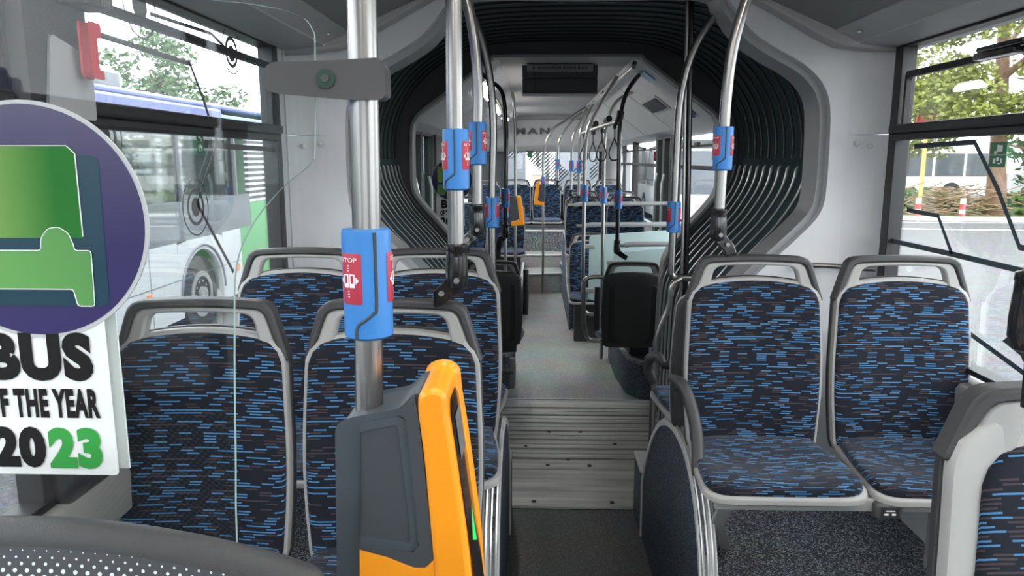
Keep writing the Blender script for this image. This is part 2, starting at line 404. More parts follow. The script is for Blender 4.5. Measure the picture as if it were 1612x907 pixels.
# ceiling front
c = MB(); prof = [(-XR - .06, 2.165), (-1.03, 2.185), (-1.0, 2.205), (-.55, 2.40), (-.5, 2.42), (.5, 2.42), (.55, 2.40), (1.0, 2.205), (1.03, 2.185), (XR + .06, 2.165)]
def strip(mb, prof, y0, y1, th=.05, mi=0):
    return mb.ribbon(prof, [(a, b + th) for a, b in prof], 0, y1 - y0, lambda u, v, h: (u, y0 + h, v), mi)
S('ceiling', strip(MB(), prof[4:6], -2.6, 3.05), 'ceiling_grey')
for s, nm in ((1, 'ceiling_duct_right'), (-1, 'ceiling_duct_left')):
    d = ST(nm)
    P = [(s * a, b) for a, b in prof[5:]]
    strip(MB(), P[0:3], -2.6, 3.0).build('sloped_face', 'duct_grey', d)
    strip(MB(), [(s * .93, 2.230), (s * 1.0, 2.20), (s * 1.022, 2.188)], -2.6, 2.98, .02).build('edge_profile', 'cove_grey', d)
    strip(MB(), [(s * 1.028, 2.183), (s * 1.25, 2.160)], -2.6, 3.0).build('outer_face', 'frame_grey', d)
    sc = MB()
    for y in (-1.2, .3, 1.3, 2.1, 2.85): sc.lathe([(.009, 0), (.009, -.004), (.004, -.006)], (s * .975, y, 2.208), 10)
    sc.build('screw', 'aluminium', d)
    # moulded end cap towards the joint
    path = [(s * .5, 2.42), (s * .58, 2.375), (s * .75, 2.285), (s * .88, 2.215), (s * .96, 2.178), (s * 1.2, 2.15)]
    MB().ribbon(path, [(a, b + .06) for a, b in path], 0, .09, lambda u, v, h: (u, 2.97 + h, v)).build('end_cap', 'cove_grey', d, bevel=.01)

# ceiling lamp strips (lit) along the rear left, plus an added fill pair over the front
lm = bpy.data.materials.new('lamp_light'); lm.use_nodes = True; M['lamp_light'] = lm; b_ = lm.node_tree.nodes['Principled BSDF']
b_.inputs['Emission Color'].default_value = (1, .97, .93, 1); b_.inputs['Emission Strength'].default_value = LAMP; b_.inputs['Base Color'].default_value = (.8, .8, .8, 1)
def lamp(label, p, L, tilt):
    t = T('ceiling_lamp', label, 'lamp', p, 'ceiling lamp strips'); t.rotation_euler = (0, tilt, 0)
    MB().box(-.045, .045, 0, L, -.006, .012).build('housing', 'lamp_shade', t, bevel=.004); MB().box(-.034, .034, .02, L - .02, -.012, -.006).build('diffuser', 'lamp_light', t, bevel=.002); return t
for sx_, nm in ((-1, 'left'), (1, 'right')):
    for k_, y_ in enumerate((5.5, 7.6, 9.6) if sx_ < 0 else ()): lamp(('nearest', 'middle', 'farthest')[k_] + ' lit ceiling lamp strip beyond the joint on the ' + nm, (sx_ * .60, y_, 2.285), 1.3, sx_ * .63)
    lamp('added fill lamp strip over the front section on the ' + nm, (sx_ * .40, -.8, 2.405), 2.6, 0).scale = (.6, 1, 1)  # invented pair above the view, added to brighten the interior

# portal frames of the joint: half outlines from top centre down to the floor
def full(half): return [(-a, b) for a, b in half[::-1] if a > 1e-6] + half
near_in = full([(0, 2.40), (.46, 2.40), (.53, 2.34), (.62, 2.23), (.72, 2.16), (.84, 2.095), (.91, 2.03), (.942, 1.95), (.95, 1.80), (.95, 1.62), (.935, 1.545), (.89, 1.485), (.79, 1.385), (.68, 1.28), (.58, 1.16), (.525, 1.05), (.505, .9), (.50, .4), (.50, 0)])
near_in = smooth_path([(a, b, 0) for a, b in near_in], 3); near_in = [(p.x, p.y) for p in near_in]
def grow(P, d, cx=0, cy=1.5):
    out = []
    for i, p in enumerate(P):
        a = Vector(P[max(i - 1, 0)]); b = Vector(P[min(i + 1, len(P) - 1)]); t = (b - a).normalized(); n = Vector((-t.y, t.x))
        if n.dot(Vector(p) - Vector((cx, cy))) < 0: n = -n
        out.append((p[0] + n.x * d, max(0, p[1] + n.y * d)))
    return out
def outer_of(P, X=1.24, Z=2.52):
    out = []
    for (a, b) in P:
        if b > 2.0: k = min(X / max(abs(a), 1e-6), (Z - 1.5) / (b - 1.5)); out.append((a * k, 1.5 + (b - 1.5) * k))
        else: out.append((math.copysign(X, a), b))
    return out
pf = ST('wall_portal')
A = grow(near_in, .035)
fr = MB(); PL = lambda u, v, h: (u, h, v)
fr.ribbon(near_in, A, 3.10, 3.27, PL); fr.build('portal_lip', 'frame_grey', pf, sharp=50)
fr = MB(); fr.ribbon(grow(near_in, .028), outer_of(grow(near_in, .05)), 3.06, 3.13, PL); fr.build('portal_panel', 'wall_grey', pf, sharp=30)

# side wall pillars between window and portal (curved moulding with a groove)
for s, nm, XX in ((1, 'wall_right_pillar', XR), (-1, 'wall_left_pillar', -XL)):
    pts = [(XX - .004, 2.962), (XX - .006, 2.966), (XX + .012, 2.975), (XX + .014, 2.995), (XX - .01, 3.015), (XX - .03, 3.03), (XX - .075, 3.05), (1.02, 3.065)]
    pts = [(p.x, p.y) for p in smooth_path([(a, b, 0) for a, b in pts], 5)]
    pil = ST(nm)
    def arm(z0, z1, inset=0):
        return MB().ribbon([(s * (a - inset), b) for a, b in pts], [(s * (a + .03), b + .02) for a, b in pts], 0, z1 - z0, lambda u, v, h: (u, v, z0 + h))
    arm(.42, 1.842).build('lower_moulding', 'wall_grey', pil, sharp=60); arm(1.846, 2.19).build('upper_moulding', 'wall_grey', pil, sharp=60)
    sc = MB()
    for (x, y, z) in ((1.08, 3.045, 1.81), (XX - .045, 3.03, 1.80)):
        sc.lathe([(.011, -.004), (.011, 0), (.007, .004), (.002, .005)], (0, 0, 0), 10)
        sc.v[-40:] = [(s * x + vx, y - vz - .004, z + vy) for vx, vy, vz in sc.v[-40:]]
    sc.build('push_pin', 'wall_grey', pil)

# side walls with windows, front section: posts, sill, bars, glass
def wall_strip(name, x, s, y0, y1, z0, z1, mat, parent=None, th=.05): return S(name, MB().box(min(x, x + s * th), max(x, x + s * th), y0, y1, z0, z1), mat, parent)
wall_strip('wall_right', XR, 1, -2.6, 3.1, -.1, 1.06, 'wall_grey'); wall_strip('wall_left', XL, -1, -2.6, 3.1, -.1, 1.04, 'wall_grey')
wall_strip('wall_right_header', XR, 1, -2.6, 3.1, 2.172, 2.5, 'wall_grey'); wall_strip('wall_left_header', XL, -1, -2.6, 3.1, 2.172, 2.5, 'wall_grey')
def window(name, x, s, y0, y1, z0, z1, bar, sash=None, post=.02):
    w = ST(name)
    f = MB()
    f.box(*sorted((x - s * .006, x + s * .05)), y0, y0 + post, z0, z1); f.box(*sorted((x - s * .006, x + s * .05)), y1 - .028, y1 + .03, z0, z1)
    f.box(*sorted((x - s * .004, x + s * .05)), y0, y1, z1 - .012, z1 + .004); f.box(*sorted((x - s * .01, x + s * .05)), y0, y1, z0 - .004, z0 + .014)
    f.build('window_frame', 'rubber', w, bevel=.003)
    MB().box(*sorted((x + s * .02, x + s * .025)), y0 + .01, y1 - .01, z0 + .01, z1 - .008).build('glass_pane', 'glass', w)
    b = MB(); b.box(*sorted((x - s * .03, x + s * .03)), y0, y1 - .01, bar, bar + .032); b.box(*sorted((x - s * .018, x + s * .03)), y0, y1 - .012, bar - .026, bar + .002)
    b.build('crossbar', 'black_matte', w, bevel=.008)
    if sash:
        zt, ya, yb = sash
        q = MB(); pts = roundpoly([(ya, bar + .03), (ya, zt), (yb, zt), (yb, bar + .03)], [0, .02, .02, 0])
        qi = roundpoly([(ya + .014, bar + .03), (ya + .014, zt - .022), (yb - .014, zt - .022), (yb - .014, bar + .03)], [0, .014, .014, 0])
        q.ribbon(pts, qi, 0, .022, YZ(x - s * .006, s)); q.build('opening_sash', 'black_matte', w, bevel=.002)
    return w
w1 = window('window_1', XR, 1, 1.25, 2.935, 1.085, 2.172, 1.845, (2.068, 1.27, 2.875))
cat = MB(); cat.box(XR - .035, XR, 2.20, 2.40, 2.045, 2.068); cat.box(XR - .05, XR - .01, 2.14, 2.36, 2.064, 2.079); cat.build('sash_catch', 'black_gloss', w1, bevel=.005)
w2 = window('window_2', XL, -1, 1.62, 2.86, 1.055, 2.172, 1.842, (2.10, 1.64, 2.82))
S('wall_left_jamb', MB().box(XL - .05, XL - .002, 2.885, 2.985, 1.0, 2.18), 'wall_grey')
w3 = window('window_3', XL, -1, -.4, 1.385, 1.055, 2.172, 1.842)
w4 = window('window_4', XR, 1, -.6, 1.10, 1.085, 2.172, 1.845)
S('wall_left_post', MB().box(XL - .05, XL + .035, 1.385, 1.62, 1.04, 2.18), 'black_matte', bevel=.02)
S('wall_right_post', MB().box(XR - .02, XR + .05, 1.10, 1.25, 1.05, 2.18), 'black_matte', bevel=.01)
for nm, x, s in (('trim_1', XL, 1), ('trim_2', XR, -1)):
    f = MB(); P = [(x, 1.055), (x + s * .03, 1.05), (x + s * .042, 1.03), (x + s * .042, .94), (x, .94)]
    f.prism(P, -.4, 2.95, lambda u, v, h: (u, h, v)); S(nm, f, 'sill_metal', bevel=.006)
# cab front behind the camera: dash wall and windscreen opening
S('wall_front', MB().box(-1.25, 1.25, -2.66, -2.6, -.1, 1.25).box(-1.25, 1.25, -2.66, -2.6, 1.95, 2.5), 'charcoal_panel')
w5 = ST('window_5')
MB().box(-1.2, 1.2, -2.64, -2.63, 1.25, 1.95).build('glass_pane', 'glass', w5)
MB().box(-.02, .02, -2.65, -2.61, 1.25, 1.95).build('window_frame', 'rubber', w5)
# rear ends of side walls: entrance glazing between Y -2.6 and -.5
for nm, x, s in (('door_1', XR, 1), ('door_2', XL, -1)):
    w = ST(nm); MB().box(*sorted((x + s * .02, x + s * .025)), -2.5, -.7, 1.1, 2.16).build('glass_pane', 'tinted_glass', w)
    MB().box(*sorted((x, x + s * .05)), -.7, -.6, 1.04, 2.18).box(*sorted((x, x + s * .05)), -1.62, -1.56, 1.04, 2.18).box(*sorted((x, x + s * .05)), -2.6, -2.5, 1.04, 2.18).build('door_frame', 'rubber', w)

# ------------------------------------------------------------------ bellows
bel_in = full([(0, 2.50), (.45, 2.485), (.70, 2.42), (.92, 2.28), (1.06, 2.10), (1.12, 1.92), (1.13, 1.75), (1.10, 1.60), (1.0, 1.43), (.86, 1.27), (.74, 1.12), (.68, 1.0), (.655, .85), (.65, .4), (.65, 0)])
bel_in = [(p.x, p.y) for p in smooth_path([(a, b, 0) for a, b in bel_in], 4)]
bw = T('bellows', 'dark pleated fabric bellows of the joint, arching over the aisle behind the front seats', 'bellows')
NB = 12; Y0, Y1 = 3.27, 4.97; st_ = (Y1 - Y0) / NB
def lerpP(t):      # near end slightly tighter than the far end
    return grow(bel_in, -.03 * (1 - t) * 1.6)
vs = []; n = len(bel_in)
rows = []
for k in range(NB):
    y = Y0 + k * st_
    for (f, d) in ((0, 0), (.25, .035), (.5, .05), (.75, .035)): rows.append((y + f * st_, d))
rows.append((Y1, 0))
for (y, d) in rows:
    for (a, b) in grow(lerpP((y - Y0) / (Y1 - Y0)), d): vs.append((a, y, b))
m = MB(); m.add(vs, [(i * n + j, i * n + j + 1, (i + 1) * n + j + 1, (i + 1) * n + j) for i in range(len(rows) - 1) for j in range(n - 1)])
m.build('pleated_fabric', 'bellows_fabric', bw)
MB().ribbon(grow(bel_in, .075), grow(bel_in, .1), 3.2, 5.05, PL).build('outer_cover', 'rubber', bw)
for k in range(NB + 1):
    y = Y0 + k * st_; P = lerpP(k / NB)
    up = [(a, y, b) for a, b in P if b > 1.72]; lo = [(a, y, b) for a, b in P if b <= 1.74]
    MB().tube(up, .007, 6).build('fold_edge', 'rubber', bw)
    for s in (1, -1):
        q = [p for p in lo if p[0] * s > 0]
        q = [Vector(p) + Vector((-s * .012, 0, 0)) for p in q]
        sb = MB(); sb.ribbon([(p[0], p[2]) for p in q], [(p[0] - s * .010, p[2] - .012) for p in q], y - .011, y + .011, PL)
        sb.build('side_strip', 'bellows_strip', bw, bevel=.003)
# far frame
far_in = full([(0, 2.395), (.44, 2.395), (.50, 2.37), (.72, 2.21), (.93, 2.06), (.985, 2.0), (1.01, 1.92), (1.015, 1.62), (1.0, 1.53), (.93, 1.43), (.78, 1.26), (.69, 1.12), (.665, 1.02), (.655, .8), (.65, .4), (.65, 0)])
far_in = [(p.x, p.y) for p in smooth_path([(a, b, 0) for a, b in far_in], 3)]
ff = ST('wall_portal_rear')
MB().ribbon(far_in, grow(far_in, .018), 4.96, 5.10, PL).build('portal_lip', 'frame_grey', ff, sharp=50)
MB().ribbon(grow(far_in, .014), outer_of(grow(far_in, .04), 1.27, 2.6), 4.985, 5.04, PL).build('portal_panel', 'charcoal_panel', ff, sharp=50)

# ------------------------------------------------------------------ structure: rear section
rp_ = [(-1.25, 1.955), (-1.0, 2.0), (-.48, 2.385), (-.44, 2.40), (.44, 2.40), (.48, 2.385), (1.0, 2.0), (1.25, 1.955)]
S('ceiling_rear', strip(MB(), rp_[3:5], 5.04, 11.85), 'ceiling_grey')
for s, nm in ((1, 'ceiling_cove_right'), (-1, 'ceiling_cove_left')):
    d = ST(nm); P = [(s * abs(a), b) for a, b in rp_[4:]]
    strip(MB(), P[0:3], 5.04, 11.85).build('sloped_face', 'wall_grey', d); strip(MB(), P[2:4], 5.04, 11.85).build('outer_face', 'wall_grey', d)
    g = MB()
    for y in (6.6, 8.2, 9.8): g.ribbon([(s * .52, 2.352), (s * .98, 2.012)], [(s * .52, 2.356), (s * .98, 2.016)], 0, .006, lambda u, v, h: (u, y + h, v - .003))
    g.build('panel_seam', 'frame_grey', d)
for nm, x, s in (('wall_right_rear', XR, 1), ('wall_left_rear', XL, -1)): wall_strip(nm, x, s, 5.0, 11.9, -.1, .98, 'wall_grey'); wall_strip(nm + '_header', x, s, 5.0, 11.9, 1.99, 2.4, 'wall_grey')
def rear_window(name, x, s, y0, y1, z0=.98, z1=1.99, bar=1.66, sash=True):
    w = ST(name); f = MB()
    for y in (y0, y1 - .05): f.box(*sorted((x - s * .02, x + s * .05)), y, y + .05, z0, z1)
    f.box(*sorted((x - s * .01, x + s * .05)), y0, y1, z0, z0 + .02); f.box(*sorted((x - s * .01, x + s * .05)), y0, y1, z1 - .015, z1)
    f.build('window_frame', 'rubber', w, bevel=.004)
    MB().box(*sorted((x + s * .02, x + s * .025)), y0 + .02, y1 - .02, z0 + .01, z1 - .01).build('glass_pane', 'glass', w)
    if bar: MB().box(*sorted((x - s * .03, x + s * .03)), y0, y1, bar, bar + .035).build('crossbar', 'black_matte', w, bevel=.006)
    if sash: MB().box(*sorted((x - s * .012, x + s * .02)), y0 + .1, y1 - .1, 1.845, 1.865).box(*sorted((x - s * .03, x)), (y0 + y1) / 2 - .06, (y0 + y1) / 2 + .06, 1.855, 1.885).build('opening_sash', 'black_matte', w, bevel=.004)
    return w
rear_window('window_6', XR, 1, 5.3, 7.35); rear_window('window_7', XR, 1, 8.35, 10.3); rear_window('window_8', XR, 1, 10.35, 11.7)
rear_window('window_9', XL, -1, 7.6, 9.6); rear_window('window_10', XL, -1, 9.7, 11.7)
S('wall_right_post_rear', MB().box(XR - .03, XR + .05, 7.35, 7.42, .9, 2.0).box(XR - .03, XR + .05, 8.28, 8.35, .9, 2.0), 'door_frame')
# double door on the right and on the left of the rear section
def door(name, x, s, y0, y1, z0=.0):
    d = ST(name); half = (y1 - y0) / 2
    for k in range(2):
        a, b = y0 + k * half, y0 + (k + 1) * half
        f = MB()
        for y in (a + .01, b - .06): f.box(*sorted((x - s * .035, x + s * .05)), y, y + .05, z0, 1.99)
        f.box(*sorted((x - s * .03, x + s * .05)), a, b, z0, .3); f.box(*sorted((x - s * .03, x + s * .05)), a, b, 1.95, 1.99)
        f.build('door_leaf', 'door_frame', d, bevel=.006)
        MB().box(*sorted((x + s * .01, x + s * .016)), a + .05, b - .05, .3, 1.96).build('glass_pane', 'tinted_glass', d)
        MB().tube([(x - s * .07, a + .12, .9), (x - s * .09, a + .12, 1.0), (x - s * .09, a + .12, 1.5), (x - s * .07, a + .12, 1.6)], .014, 8).build('door_handle', 'aluminium', d)
    return d
door('door_3', XR, 1, 7.42, 8.28); door('door_4', XL, -1, 5.6, 7.1)
S('wall_left_post_rear', MB().box(XL, XL + .10, 5.1, 5.6, 0, 2.0).box(XL, XL + .06, 7.1, 7.6, 0, 2.0), 'door_frame', bevel=.01)
# rear wall, panel with letters, rear window
S('wall_rear', MB().box(-1.25, 1.25, 11.82, 11.9, -.1, 1.22).box(-1.25, -.66, 11.82, 11.9, 1.2, 2.0).box(.84, 1.25, 11.82, 11.9, 1.2, 2.0), 'charcoal_panel')
rh = MB(); P = [(11.70, 2.40), (11.62, 2.36), (11.60, 2.2), (11.64, 1.95), (11.74, 1.865), (11.86, 1.86), (11.9, 2.42)]
rh.prism(P, -1.2, 1.2, lambda u, v, h: (h, u, v)); S('wall_rear_header', rh, 'wall_grey', bevel=.02)
S('trim_3', MB().tube([(-.8, 11.56, 2.385), (.62, 11.56, 2.385)], .045, 12), 'frame_grey')
w11 = ST('window_11')
wf = roundpoly([(-.66, 1.24), (.66, 1.24), (.84, 1.40), (.84, 1.88), (-.66, 1.88)], [.02, .05, .06, .02, .02]); wi = [(a * .965 + .003, 1.56 + (b - 1.56) * .93) for a, b in wf]
MB().ribbon(wf, wi, 11.78, 11.86, PL, closed=True).build('window_frame', 'rubber', w11)
MB().box(-.66, .84, 11.86, 11.866, 1.22, 1.9).build('glass_pane', 'glass', w11)
if 1: MB().prism([(-.62, 1.87), (-.62, 1.72), (-.35, 1.87)], 0, .002, XZ(11.85)).prism([(-.35, 1.87), (-.30, 1.74), (.08, 1.38), (.04, 1.27), (.16, 1.27), (.36, 1.52), (.22, 1.66), (.06, 1.87)], 0, .002, XZ(11.85)).prism([(.35, 1.5), (.62, 1.78), (.62, 1.42), (.42, 1.4)], 0, .002, XZ(11.85)).prism([(.68, 1.62), (.8, 1.76), (.8, 1.5), (.68, 1.4)], 0, .002, XZ(11.85)).build('hatched_film', 'hatch_film', w11)
lt = MB(); tx = text2d('MAN', weight=.03, width=.52, height=.095, space=1.35)
add_text(lt, tx, lambda a, b, h: (a - .49, 11.61 - .045 - h, b + 2.12 + 0), 0, 0)
lo = lt.build('maker_lettering', 'decal_grey', None); so_ = lo.modifiers.new('thick', 'SOLIDIFY'); so_.thickness = .02
tag(lo, 'chrome capital letters on the grey panel above the rear window', 'lettering')
S('trim_4', MB().lathe([(.11, 0), (.13, .3), (.14, .6), (.12, .95), (.10, 1.1)], (1.03, 11.6, 1.0), 20, 1, .8), 'frame_grey')
tag(MB().box(-.3, .2, 11.45, 11.75, 1.21, 1.33).build('parcel_box', 'black_matte', None, bevel=.02), 'black box lying on the shelf below the rear window', 'box')
S('wall_rear_shelf', MB().box(-1.15, 1.15, 11.55, 11.85, 1.16, 1.21), 'charcoal_panel', bevel=.01)
ex = T('exit_sign', 'tiny green exit sign hung from the top of the rear window', 'sign', (-.27, 11.66, 1.82))
MB().box(-.035, .035, -.004, .004, -.05, .03).build('plate', 'exit_green', ex); MB().box(-.06, .06, -.01, .01, .03, .05).build('holder', 'black_matte', ex)
# steps at the back
st = ST('floor_steps')
def step(y0, y1, z1, mat='carpet', skew=.0, x0=-1.17, x1=1.15):
    P = [(x0, y0 - skew), (x1, y0 + skew), (x1, y1), (x0, y1)]
    MB().prism(P, 0, z1, XY(0)).build('step', mat, st); MB().tube([(x0, y0 - skew - .004, z1 - .006), (x1, y0 + skew - .004, z1 - .006)], .014, 8).build('nosing', 'trim_light', st)
step(9.65, 11.85, .26, 'floor_grey', .25); step(10.2, 11.85, .44, 'floor_grey', .05, -1.17, 1.15); step(10.55, 11.85, .74, 'carpet')
# rear right raised floors with light edging
for nm, P, h in (('floor_podium_rear', [(.17, 7.55), (1.15, 7.55), (1.15, 10.5), (.17, 10.5)], .33), ('floor_plinth', [(.46, 5.8), (.50, 5.40), (.58, 5.27), (.72, 5.22), (1.15, 5.20), (1.15, 6.4), (.46, 6.4)], .28), ('floor_plinth_left', [(-1.17, 5.45), (-.42, 5.45), (-.35, 5.52), (-.35, 5.9), (-1.17, 5.9)], .28), ('floor_podium_rear_left', [(-1.17, 7.7), (-.4, 7.7), (-.33, 7.9), (-.33, 10.5), (-1.17, 10.5)], .33)):
    q = ST(nm); MB().prism(P, 0, h, XY(0)).build('plinth', 'carpet_blue', q)
    MB().ribbon(P, [(a * 1.0 + (.03 if a < .9 and nm != 'floor_plinth_left' and 'left' not in nm else -.03), b + .03) for a, b in P], h - .02, h + .006, XY(0), closed=True).build('edging', 'trim_light', q)

# arched side panels beside the raised floors
arch_half = [(3.26, 0), (3.26, .28), (3.20, .38), (3.08, .53), (2.95, .645), (2.8, .735), (2.62, .79), (2.45, .80), (2.32, .775), (2.22, .72), (2.14, .635), (2.08, .53), (2.03, .38), (2.0, .2), (1.99, 0)]
def arch_panel(x, s, label, scale=1, yo=0, par=None):
    th = [(a, b) for a, b in arch_half]; P = smooth_path([(a, b, 0) for a, b in th[1:-1]], 4); P = [(3.26, 0)] + [(p.x, p.y) for p in P] + [(1.99, 0)]
    t = T('podium_divider', label, 'divider', (x, 0, 0))
    MB().prism(P, 0, .018, YZ(0, s)).build('panel_board', 'carpet_blue', t)
    inn = grow(P, -.022, 2.62, .3); m = MB(); m.ribbon(P, inn, -.006, .05, YZ(0, s))
    m.build('edge_trim', 'trim_light', t, sharp=50)
    g = MB()
    for hh in (.006, .022, .038): g.tube([(s * hh, a, b) for a, b in grow(P, .003, 2.62, .3)], .0045, 6)
    g.build('trim_ridge', 'aluminium', t)
    return t
arch_panel(.305, 1, 'speckled blue arched panel with light edging, right of the aisle by the right seats')
arch_panel(-.315, -1, 'speckled blue arched panel with light edging, left of the aisle, seen nearly edge on')
pr = T('side_plinth', 'low speckled box with light top edging behind the right arched panel', 'plinth', (.30, 3.27, 0))
MB().box(0, .3, 0, .22, 0, .30).build('box', 'carpet_blue', pr); MB().box(-.006, .3, -.004, .226, .30, .325).build('edging', 'trim_light', pr, bevel=.008)
pr2 = copy_tree(pr, (-.61, 3.27, 0), label='low speckled box with light top edging behind the left arched panel')

# ------------------------------------------------------------------ seats
def back_place(lean=.10, bend=.022): return lambda u, v, h: (u, lean * (v - .42) + .025 * max(0, (v - .8)) - h + bend * (1 - (u / .21) ** 2), v)
def pan_place(u, v, h): return (u, -v, .418 + h - .012 * max(0, (v - .25) / .13) ** 2 - .02 * (1 - (u / .21) ** 2) * sin(pi * min(1, max(0, v / .38))))
def bow(P, top, amt):
    return [(a, b + amt * (1 - (a / .2) ** 2) if b > top else b) for a, b in P]
def outline_back(k=0):
    P = roundpoly([(-.195 - k, .40 - k), (.195 + k, .40 - k), (.213 + k, .62), (.200 + k, .925 + k), (-.200 - k, .925 + k), (-.213 - k, .62)], [.04, .04, .2, .055, .055, .2], 8)
    return bow(resample(P, 72), .90, .022)
def outline_pan(k=0):
    P = roundpoly([(-.185 - k, -.02), (.185 + k, -.02), (.218 + k, .2), (.222 + k, .365 + k), (-.222 - k, .365 + k), (-.218 - k, .2)], [.02, .02, .1, .07, .07, .1], 8)
    return resample(P, 72)
def make_seat(name, label, group=None, rim=.008, handle=True, arm=None, dark_rim=False):
    t = T(name, label, 'seat', group=group); bp = back_place(); rm = 'seat_dark' if dark_rim else 'seat_grey'
    MB().slab(outline_back(0), bp, 0, .018, .012, .012).build('back_pad', 'fabric', t, sharp=60)
    MB().slab(outline_back(rim), bp, -.02, .010, 0, .006).build('back_rim', rm, t, sharp=50)
    MB().slab(outline_back(rim + .002), lambda u, v, h: (bp(u, v, -h)[0], bp(u, v, -h)[1], v), .018, .045, .014, .01).build('back_shell', 'seat_dark', t, sharp=50)
    MB().slab(outline_pan(0), pan_place, 0, .028, .010, .014).build('seat_pad', 'fabric', t, sharp=60)
    MB().slab(outline_pan(.010), pan_place, -.018, .006, 0, .008).build('seat_pan', rm, t, sharp=50)
    if handle:
        k = rim
        zb = .885 + .9 * (k - .008)
        op = roundpoly([(-.209 - k, zb), (-.169 - k, 1.005), (-.150 - k, 1.018), (.150 + k, 1.018), (.169 + k, 1.005), (.209 + k, zb)], [0, .03, .03, .03, .03, 0], 6)
        md = roundpoly([(-.190 - k, zb), (-.152 - k * .9, .988), (-.138 - k * .9, .998), (.138 + k * .9, .998), (.152 + k * .9, .988), (.190 + k, zb)], [0, .03, .03, .03, .03, 0], 6)
        ip = roundpoly([(-.152, zb), (-.130, .975), (-.112, .986), (.112, .986), (.130, .975), (.152, zb)], [0, .02, .02, .02, .02, 0], 6)
        op, md, ip = (resample(q, 40, False) for q in (op, md, ip)); yb = lambda v: .10 * (v - .42) + .02
        hp = lambda u, v, h: (u, yb(v) - h + .004 * 0, v + .010 * (1 - (u / .2) ** 2))
        h = MB().ribbon(md, ip, -.018, .018, hp).build('grab_handle', 'seat_grey', t, bevel=.006, sharp=50)
        MB().ribbon(op, md, -.021, .022, hp).build('handle_cover', 'seat_dark', h, bevel=.006, sharp=50)
    fr = MB(); fr.box(-.20, .20, -.30, -.06, .375, .402); fr.build('seat_bracket', 'seat_grey' if not dark_rim else 'seat_dark', t, bevel=.006)
    return t
seat = make_seat('bus_seat', 'patterned seat at the window in the nearest left row, seen behind the glass screen', 'blue patterned seats in the front half')
seat.location = (-.985, 1.60, .402)
G1 = 'blue patterned seats in the front half'
seats = {}
seats['A2'] = copy_tree(seat, (-.535, 1.60, .402), label='patterned seat on the aisle in the nearest left row, behind the orange ticket machine')
seats['B1'] = copy_tree(seat, (-.972, 2.33, .433), label='patterned seat at the window in the second left row')
seats['B2'] = copy_tree(seat, (-.530, 2.33, .433), label='patterned seat on the aisle in the second left row')
seat.scale = (.965, 1, 1); seats['A2'].scale = (.965, 1, 1)
seats['R1'] = copy_tree(seat, (.497, 2.29, .42), label='patterned seat on the aisle in the right pair facing the camera')
seats['R2'] = copy_tree(seat, (.962, 2.29, .42), label='patterned seat at the window in the right pair facing the camera')
for k_ in ('B1', 'B2', 'R1', 'R2'): seats[k_].scale = (1, 1, 1)
near = make_seat('bus_seat', 'large cropped patterned seat with broad grey frame at the lower right corner', G1, rim=.045)
near.location = (.645, .99, .40)
# seats facing the rear, back to back with the pairs
rs = make_seat('bus_seat', 'rear-facing seat behind the right aisle seat, only its grey cushion side in view', 'rear-facing seats by the joint', handle=False)
rs.location = (.50, 2.60, .42); rs.rotation_euler = (0, 0, pi); rs.scale = (1, 1, .93)
copy_tree(rs, (-.54, 2.62, .42), pi, 'rear-facing seat behind the left aisle seat, nearly hidden by it')
# mounting frame under the right pair
mf = T('seat_mount', 'pale grey beam with slanting leg carrying the right pair of seats', 'seat frame', (.73, 1.97, .42))
MB().box(-.43, .42, -.02, .05, .372, .398).box(-.43, .42, -.025, -.012, .362, .40).build('beam', 'seat_grey', mf, bevel=.004)
MB().ribbon([(-.405, .375), (-.385, .22), (-.29, .0)], [(-.355, .375), (-.345, .22), (-.25, .0)], 0, .02, lambda u, v, h: (u, .0 + (.375 - v) * 1.09 + h, v)).build('leg', 'seat_grey', mf, bevel=.003)
MB().lathe([(.009, 0), (.009, .006), (.004, .009)], (-.272, .385, .03), 8).build('bolt', 'aluminium', mf)
MB().box(.36, .40, .25, .33, 0, .37).build('leg', 'seat_grey', mf)
us = T('usb_charger', 'small dark box with two charging sockets under the gap between the right seats', 'charger', (.772, 1.94, .795))
MB().box(-.038, .038, -.02, .05, -.022, .022).build('housing', 'clamp_grey', us, bevel=.008); MB().box(-.025, .025, -.0225, -.02, -.013, .013).build('socket_plate', 'black_matte', us)
q = MB(); q.box(-.016, -.006, -.024, -.0225, -.008, -.003); q.box(.004, .014, -.024, -.0225, -.008, -.003); q.box(-.014, .012, -.0235, -.0225, .003, .006); q.build('socket', 'white_print', us)
# armrests
def armrest(label, pts, r=.0145, parent=None, loc=(0, 0, 0), knob=None):
    t = T('armrest', label, 'armrest', loc)
    m = MB(); P = smooth_path(pts, 6); m.tube(P, [r * (.75 + .25 * min(1, i / 4, (len(P) - 1 - i) / 4)) for i in range(len(P))], 12); m.v = [(p[0], p[1], p[2]) for p in m.v]; m.build('arm_pad', 'seat_dark', t)
    if knob: MB().tube([knob[0], knob[1]], .017, 12).build('pivot', 'black_matte', t)
    return t
armrest('black curved armrest on the aisle side of the right pair of seats', [(.24, 2.33, 1.05), (.265, 2.25, 1.045), (.283, 2.2, .985), (.292, 2.16, .92), (.289, 2.12, .86), (.282, 2.09, .82)], .019, knob=((.25, 2.33, 1.02), (.29, 2.33, 1.02)))
armrest('black armrest hook on the rear-facing right seat by the portal', [(.26, 2.76, .90), (.235, 2.76, .95), (.235, 2.74, 1.0), (.262, 2.72, 1.015), (.28, 2.70, .99)], .019, knob=((.275, 2.71, .985), (.315, 2.71, .985)))
armrest('upright black armrest on the rear-facing left seat, beside the aisle', [(-.29, 2.74, .88), (-.288, 2.74, .95), (-.288, 2.74, 1.0)], .014, knob=((-.325, 2.74, .95), (-.285, 2.74, .95)))

